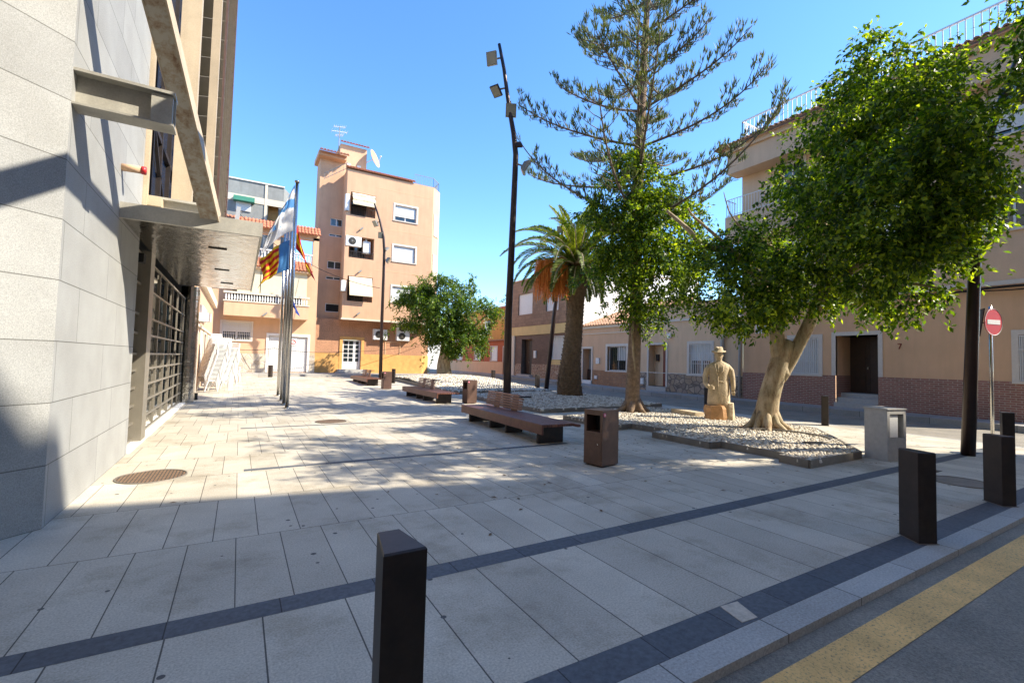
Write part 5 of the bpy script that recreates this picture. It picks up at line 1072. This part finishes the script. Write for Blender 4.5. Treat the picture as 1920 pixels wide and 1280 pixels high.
ofb=[(11.9,1.0,8.4,1.15),(10.9,1.9,9.0,.95),(12.8,1.5,7.7,.95),(10.6,2.9,10.2,.7),(13.2,.6,8.6,1.1),(12.4,.1,7.6,.9),(11.4,1.3,9.6,.8),(13.9,1.6,8.4,.9),(10.2,1.0,9.2,.6)]
fig('fig_tree',ofb,[(smooth_pts([(14.0,2.25,-.1),(13.95,2.2,1.5),(13.6,2.0,3.5),(13.1,1.6,5.5),(12.6,1.3,7.2)],4),lerp_r([.26,.22,.18,.15,.10],4))],[(smooth_pts([(13.3,1.7,4.8),(12,1.5,7),(10.8,2.0,8.6),(10.6,2.8,9.8)],4),lerp_r([.10,.08,.05,.02],4)),(smooth_pts([(13.2,1.7,5.2),(13.6,1.0,7),(13.2,.5,8.5)],4),lerp_r([.10,.06,.02],4))],
    'fig tree beside the road just beyond the right hand edge of the picture','tree','ficus','bark',1500,12,.12,61,(14.0,2.25,0),None,droop=.5,shell=.4,tw=.4,asp=.5)
# --- norfolk pine with a climbing fig
dB=(TBp-CAM).dot(FW)
def B(px,py,dd=0): return AT(px,py,dB+dd)
pine=thing('norfolk_pine',TBp,'tall open norfolk pine with tiered upswept branches rising above the leafy climber','tree')
top=B(1222,-170); tp=[TBp+Vector((0,0,-.1)),B(1186,740),B(1190,640),B(1192,560),B(1193,470),B(1195,380),B(1198,300),B(1203,200),B(1208,100),B(1214,0),top]
m=MB(); m.tube(smooth_pts(tp,4),lerp_r([.36,.23,.20,.19,.185,.18,.17,.145,.12,.09,.03],4),16)
for k in range(7): a=k*.9+.2; d=Vector((math.cos(a),math.sin(a),0)); m.tube([TBp+Vector((0,0,.4))+d*.15,TBp+Vector((0,0,.12))+d*.34,TBp+Vector((0,0,-.05))+d*.62],[.10,.09,.03],8)
trk=m.build('trunk','barkd',pine,smooth=True)
rb=random.Random(12); rgb=np.random.default_rng(5); needV=[]; bm_=MB()
def tuft(p,d,L,n=9):
    d=np.array(d); p=np.array(p)
    for k in range(n):
        dr=nrmz(d+rgb.normal(size=3)*.45+np.array([0,0,.55])); l=L*rgb.uniform(.6,1.15); s_=nrmz(np.cross(dr,rgb.normal(size=3)))*.016; q=p+rgb.normal(size=3)*.03
        needV.extend([q-s_*.6,q+dr*l*.5-s_,q+dr*l,q+dr*l*.5+s_])
def trunk_at(z):
    for a,b in zip(tp,tp[1:]):
        if a.z<=z<=b.z: return a.lerp(b,(z-a.z)/(b.z-a.z))
    return tp[-1]
z=6.3; wi=0
while z<tp[-1].z-.3:
    h=(z-6.3)/(tp[-1].z-6.3); L0=4.35*(1-h)**.85+.6
    nb=4 if wi%2 else 5
    for k in range(nb):
        az=k*2*math.pi/nb+wi*.7+rb.uniform(-.2,.2); L=L0*rb.uniform(.75,1.08); e0=R(rb.uniform(-2,20)); o=trunk_at(z+rb.uniform(-.12,.12))
        pts=[];hd=Vector((math.cos(az),math.sin(az),0)); p=Vector(o); n=14; side=rb.uniform(-.15,.15)
        for i in range(n+1):
            u=i/n; el=e0+R(6)*math.sin(u*3)+u*u*R(38)+math.sin(u*5+k)*.06; pts.append(Vector(p)); p=p+(hd*math.cos(el)+Vector((-hd.y,hd.x,0))*side*u+Vector((0,0,math.sin(el))))*(L/n)
        bm_.tube(pts,[.042*(1-.8*i/n)+.005 for i in range(n+1)],6)
        for i in range(2,n+1):
            u=i/n; dv=(pts[i]-pts[i-1]).normalized(); sv=Vector((-dv.y,dv.x,0)).normalized()
            if rb.random()<.12: continue
            tuft(pts[i],(dv*.5+Vector((0,0,.6))).normalized(),.26,12)
            if i<n and u>.2:
                for s_ in (-1,1):
                    if rb.random()<.18: continue
                    ll=(.75*(1-abs(u-.55))+.1)*rb.uniform(.5,1.1)*(.75 if h>.5 else 1); q=pts[i]+(sv*s_*.8+dv*.6+Vector((0,0,.18)))*ll
                    bm_.tube([pts[i],pts[i].lerp(q,.5)+Vector((0,0,-.03)),q],[.012,.01,.006],4); 
                    for f in (.5,.78,1.0):
                        if rb.random()<.85: tuft(pts[i].lerp(q,f),((q-pts[i]).normalized()*.6+Vector((0,0,.8))).normalized(),.25,11)
    z+=1.25+rb.uniform(-.15,.2); wi+=1
bm_.build('branches','barkg',pine,smooth=True); V_=np.array(needV); raw('foliage',V_,np.arange(len(V_)).reshape(-1,4),'pine',pine)
blb=[]
for (x,y,dd,r_) in [(1190,325,0,.75),(1165,350,-.2,.85),(1225,360,0,.85),(1270,380,.2,.6),(1150,400,-.2,.85),(1200,410,-.5,1.05),(1250,420,-.1,.85),(1300,400,.2,.55),(1145,455,-.2,.8),(1200,475,-.6,1.1),(1255,480,0,.85),(1150,510,-.1,.75),(1200,540,-.4,.9),(1250,540,.1,.7),(1190,585,-.1,.42),(1150,560,0,.5),(1290,440,.3,.5),(1130,385,0,.4),(1225,580,0,.4),(1290,500,.3,.4),(1310,460,.4,.35)]:
    p=B(1198+(x-1198)*.92,y,dd); blb.append((p.x,p.y,p.z,r_*.86))
vb=B(1200,600); vt=fig('climbing_fig',blb,[(smooth_pts([TBp+Vector((.05,-.20,.0)),B(1190,690,-.18),B(1186,620,-.2),B(1195,540,-.2),B(1188,450,-.2),B(1200,360,-.1)],4),lerp_r([.035,.035,.035,.04,.03,.02],4))],
    [(smooth_pts([B(1195,520),B(1240,470,-.1),B(1280,410,0),B(1315,400,.1)],4),lerp_r([.06,.05,.03,.015],4)),(smooth_pts([B(1190,470),B(1150,420,-.1),B(1130,385,0)],4),lerp_r([.05,.03,.01],4))],
    'bright green leafy fig climbing around the trunk of the tall pine','tree','ficus','bark',3700,13,.115,33,(TBp.x,TBp.y-.2,.1),None,droop=.6,shell=.45,tw=.36,asp=.5)
leaves('trunk_leaves',[(B(1192,yy).x,B(1192,yy,-.2).y,B(1192,yy).z,.24) for yy in (300,285,270,610,596)],90,8,.10,'ficus',vt,71,droop=.8)
# --- distant fig
dC=(T0-CAM).dot(FW)
def Cc(px,py,dd=0): return AT(px,py,dC+dd)
blc=[]
for (x,y,dd,r_) in [(742,553,0,.75),(762,560,.2,.6),(785,548,0,.85),(800,575,-.5,1.1),(838,535,0,.85),(845,560,-.6,1.2),(870,590,-.8,1.3),(830,600,-.9,1.3),(905,590,-.2,1.1),(930,575,.2,.75),(888,532,0,.65),(850,632,-.5,1.1),(815,628,-.2,.85),(890,625,-.1,1.0),(775,600,0,.7),(845,650,-.2,.6),(940,560,.3,.4),(810,540,.1,.4),(905,650,0,.4)]:
    p=Cc(x,y,dd); blc.append((p.x,p.y,p.z,r_*.84))
cb0=Vector(T0)
fig('fig_tree',blc,[(smooth_pts([cb0+Vector((0,0,-.15)),Cc(832,690),Cc(834,668),Cc(838,645),Cc(846,620)],4),lerp_r([.62,.50,.42,.34,.22],4))]+[([cb0+Vector((math.cos(a)*.25,math.sin(a)*.25,.5)),cb0+Vector((math.cos(a)*.6,math.sin(a)*.6,.1)),cb0+Vector((math.cos(a)*.95,math.sin(a)*.95,-.1))],[.16,.14,.05]) for a in range(6)],
   [(smooth_pts([Cc(838,650),Cc(815,610),Cc(780,570),Cc(750,552)],4),lerp_r([.2,.13,.08,.03],4)),(smooth_pts([Cc(840,640),Cc(870,600),Cc(880,570),Cc(888,535)],4),lerp_r([.2,.12,.06,.02],4)),(smooth_pts([Cc(842,640),Cc(890,610),Cc(930,575)],4),lerp_r([.16,.08,.03],4)),(smooth_pts([Cc(838,630),Cc(838,580),Cc(838,540)],4),lerp_r([.16,.09,.03],4))],
   'distant lumpy fig tree with pale trunk in front of the peach apartment block','tree','ficus2','bark',5600,10,.18,44,(cb0.x,cb0.y,.25),None,droop=.8,shell=.5,tw=.5,asp=.4)
# --- palm
dP=(PM-CAM).dot(FW)
def Pp(px,py,dd=0): return AT(px,py,dP+dd)
pt=[PM+Vector((0,0,-.05)),Pp(1067,720),Pp(1070,680),Pp(1076,620),Pp(1080,560),Pp(1082,530),Pp(1082,500)]
palm=thing('date_palm',PM,'date palm with thick scaly trunk, arching fronds and hanging orange date clusters','palm')
m=MB(); m.tube(smooth_pts(pt,4),lerp_r([.56,.53,.44,.385,.375,.48,.38],4),20); m.build('trunk','palmt',palm,smooth=True)
m=MB(); pr=random.Random(3); sp_=smooth_pts(pt,10); rd=lerp_r([.55,.52,.43,.375,.365,.47,.38],10); cl=0; acc=0
for i in range(0,len(sp_)-1):
    L=(sp_[i+1]-sp_[i]).length; nr=max(1,round(L/.115))
    for r_ in range(nr):
        c=sp_[i].lerp(sp_[i+1],r_/nr); ra=rd[i]; cl+=1; n=15
        for k in range(n):
            a=(k+.5*(cl%2))*2*math.pi/n+pr.uniform(-.05,.05); o=Vector((math.cos(a),math.sin(a),0)); s_=Vector((-o.y,o.x,0)); w_=ra*2*math.pi/n*.46; h_=.13*pr.uniform(.8,1.2); out=.055*pr.uniform(.6,1.4)*(2.0 if i>44 else 1)
            p=c+o*(ra-.01); m.add([p-s_*w_,p+s_*w_,p+s_*w_*.55+o*out+Vector((0,0,h_)),p-s_*w_*.55+o*out+Vector((0,0,h_)),p-s_*w_*.5+Vector((0,0,h_*1.05)),p+s_*w_*.5+Vector((0,0,h_*1.05))],[(0,1,2,3),(3,2,5,4)])
m.build('leaf_bases','palmt',palm)
hub=Pp(1082,498); FV=[]; rch=MB()
def frond(az,el,L,droop,seed,wd=.42):
    r_=np.random.default_rng(seed); hd=Vector((math.cos(az),math.sin(az),0)); p=Vector(hub)+hd*.15; n=26; pts=[]
    for i in range(n+1):
        u=i/n; e=el-droop*(u**1.4); pts.append(Vector(p)); p=p+(hd*math.cos(e)+Vector((0,0,math.sin(e))))*(L/n)
    rch.tube(pts,[.035*(1-.85*i/n)+.004 for i in range(n+1)],5)
    for i in range(3,n+1):
        u=i/n; dv=(pts[i]-pts[i-1]).normalized(); sv=dv.cross(Vector((0,0,1))).normalized(); uv=sv.cross(dv); ll=wd*math.sin(math.pi*(.12+.83*u))**.7*1.0
        for kk in range(4):
            for s_ in (-1,1):
                b=pts[i-1].lerp(pts[i],kk/4); d=(sv*s_*(.75+r_.uniform(-.1,.1))+dv*.75+uv*(.38+r_.uniform(-.15,.2))).normalized(); tip=b+d*ll*r_.uniform(.85,1.1)+Vector((0,0,-.10*ll)); w_=dv.cross(d).normalized().cross(d)*.024
                mid=b.lerp(tip,.5)+Vector((0,0,.03)); FV.extend([b,mid-w_,tip,mid+w_])
prr=random.Random(9); ki=0
for (n,el,L,dr) in ((7,R(82),3.3,R(45)),(11,R(66),3.9,R(80)),(13,R(46),4.1,R(95)),(12,R(24),3.9,R(95)),(11,R(0),3.3,R(75)),(9,R(-28),2.6,R(50))):
    for k in range(n): frond(k*2*math.pi/n+ki*.37+prr.uniform(-.15,.15),el+prr.uniform(-.12,.12),L*.88*prr.uniform(.85,1.08),dr*prr.uniform(.85,1.1),ki*20+k)
    ki+=1
rch.build('frond_stalks','tanst',palm); V_=np.array([tuple(v) for v in FV]); raw('fronds',V_,np.arange(len(V_)).reshape(-1,4),'palm',palm)
for ci,(px,py,dd,sp2) in enumerate(((1022,500,-.5,.50),(1052,510,-.5,.38))):
    m=MB(); cpt=Pp(px,py,dd); r2=random.Random(ci+5); st0=hub+Vector((0,0,.05))
    m.tube(smooth_pts([st0,st0.lerp(cpt,.5)+Vector((0,0,.35)),cpt+Vector((0,0,.25))],5),.035,6)
    for k in range(260):
        a=r2.uniform(0,6.28); rr2=sp2*math.sqrt(r2.random()); o=Vector((math.cos(a),math.sin(a),0))*rr2; zt=r2.uniform(-.0,.3)
        q0=cpt+Vector((0,0,.25))+o*.2; q1=cpt+o*.8+Vector((0,0,zt)); q2=cpt+o*1.05+Vector((0,0,zt-.75-r2.random()*(1.0 if ci==0 else .6))); m.tube([q0,q1,q2],[.009,.009,.006],3,False)
        for f in (.35,.55,.75,.95):
            if r2.random()<.6: c_=q1.lerp(q2,f); m.box(c_.x-.013,c_.x+.013,c_.y-.013,c_.y+.013,c_.z-.02,c_.z+.02)
    m.build('date_cluster','date',palm)
# leaf litter under the trees
rg=np.random.default_rng(8); V_=[]
for k in range(900):
    cx,cy,s_=((9.5,6.8,2.8),(10.5,12,2.5),(7,9,3.5))[k%3]; x,y=cx+rg.normal()*s_,cy+rg.normal()*s_
    if y<3.7 or x>15 or x<-1: continue
    inb=8.2<x<13 and 4.2<y<12; z=(.165 if inb else .006); a=rg.uniform(0,6.28); l=rg.uniform(.02,.045); d=np.array([math.cos(a),math.sin(a),0]); n_=np.array([-d[1],d[0],0])*.45; c=np.array([x,y,z])
    V_+= [c-d*l,c+n_*l+[0,0,.004],c+d*l,c-n_*l+[0,0,.004]]
V_=np.array(V_); o=raw('fallen_leaves',V_,np.arange(len(V_)).reshape(-1,4),'earth'); tag(o,'scattered dry leaves on the paving and cobbles','leaves',kind='stuff')
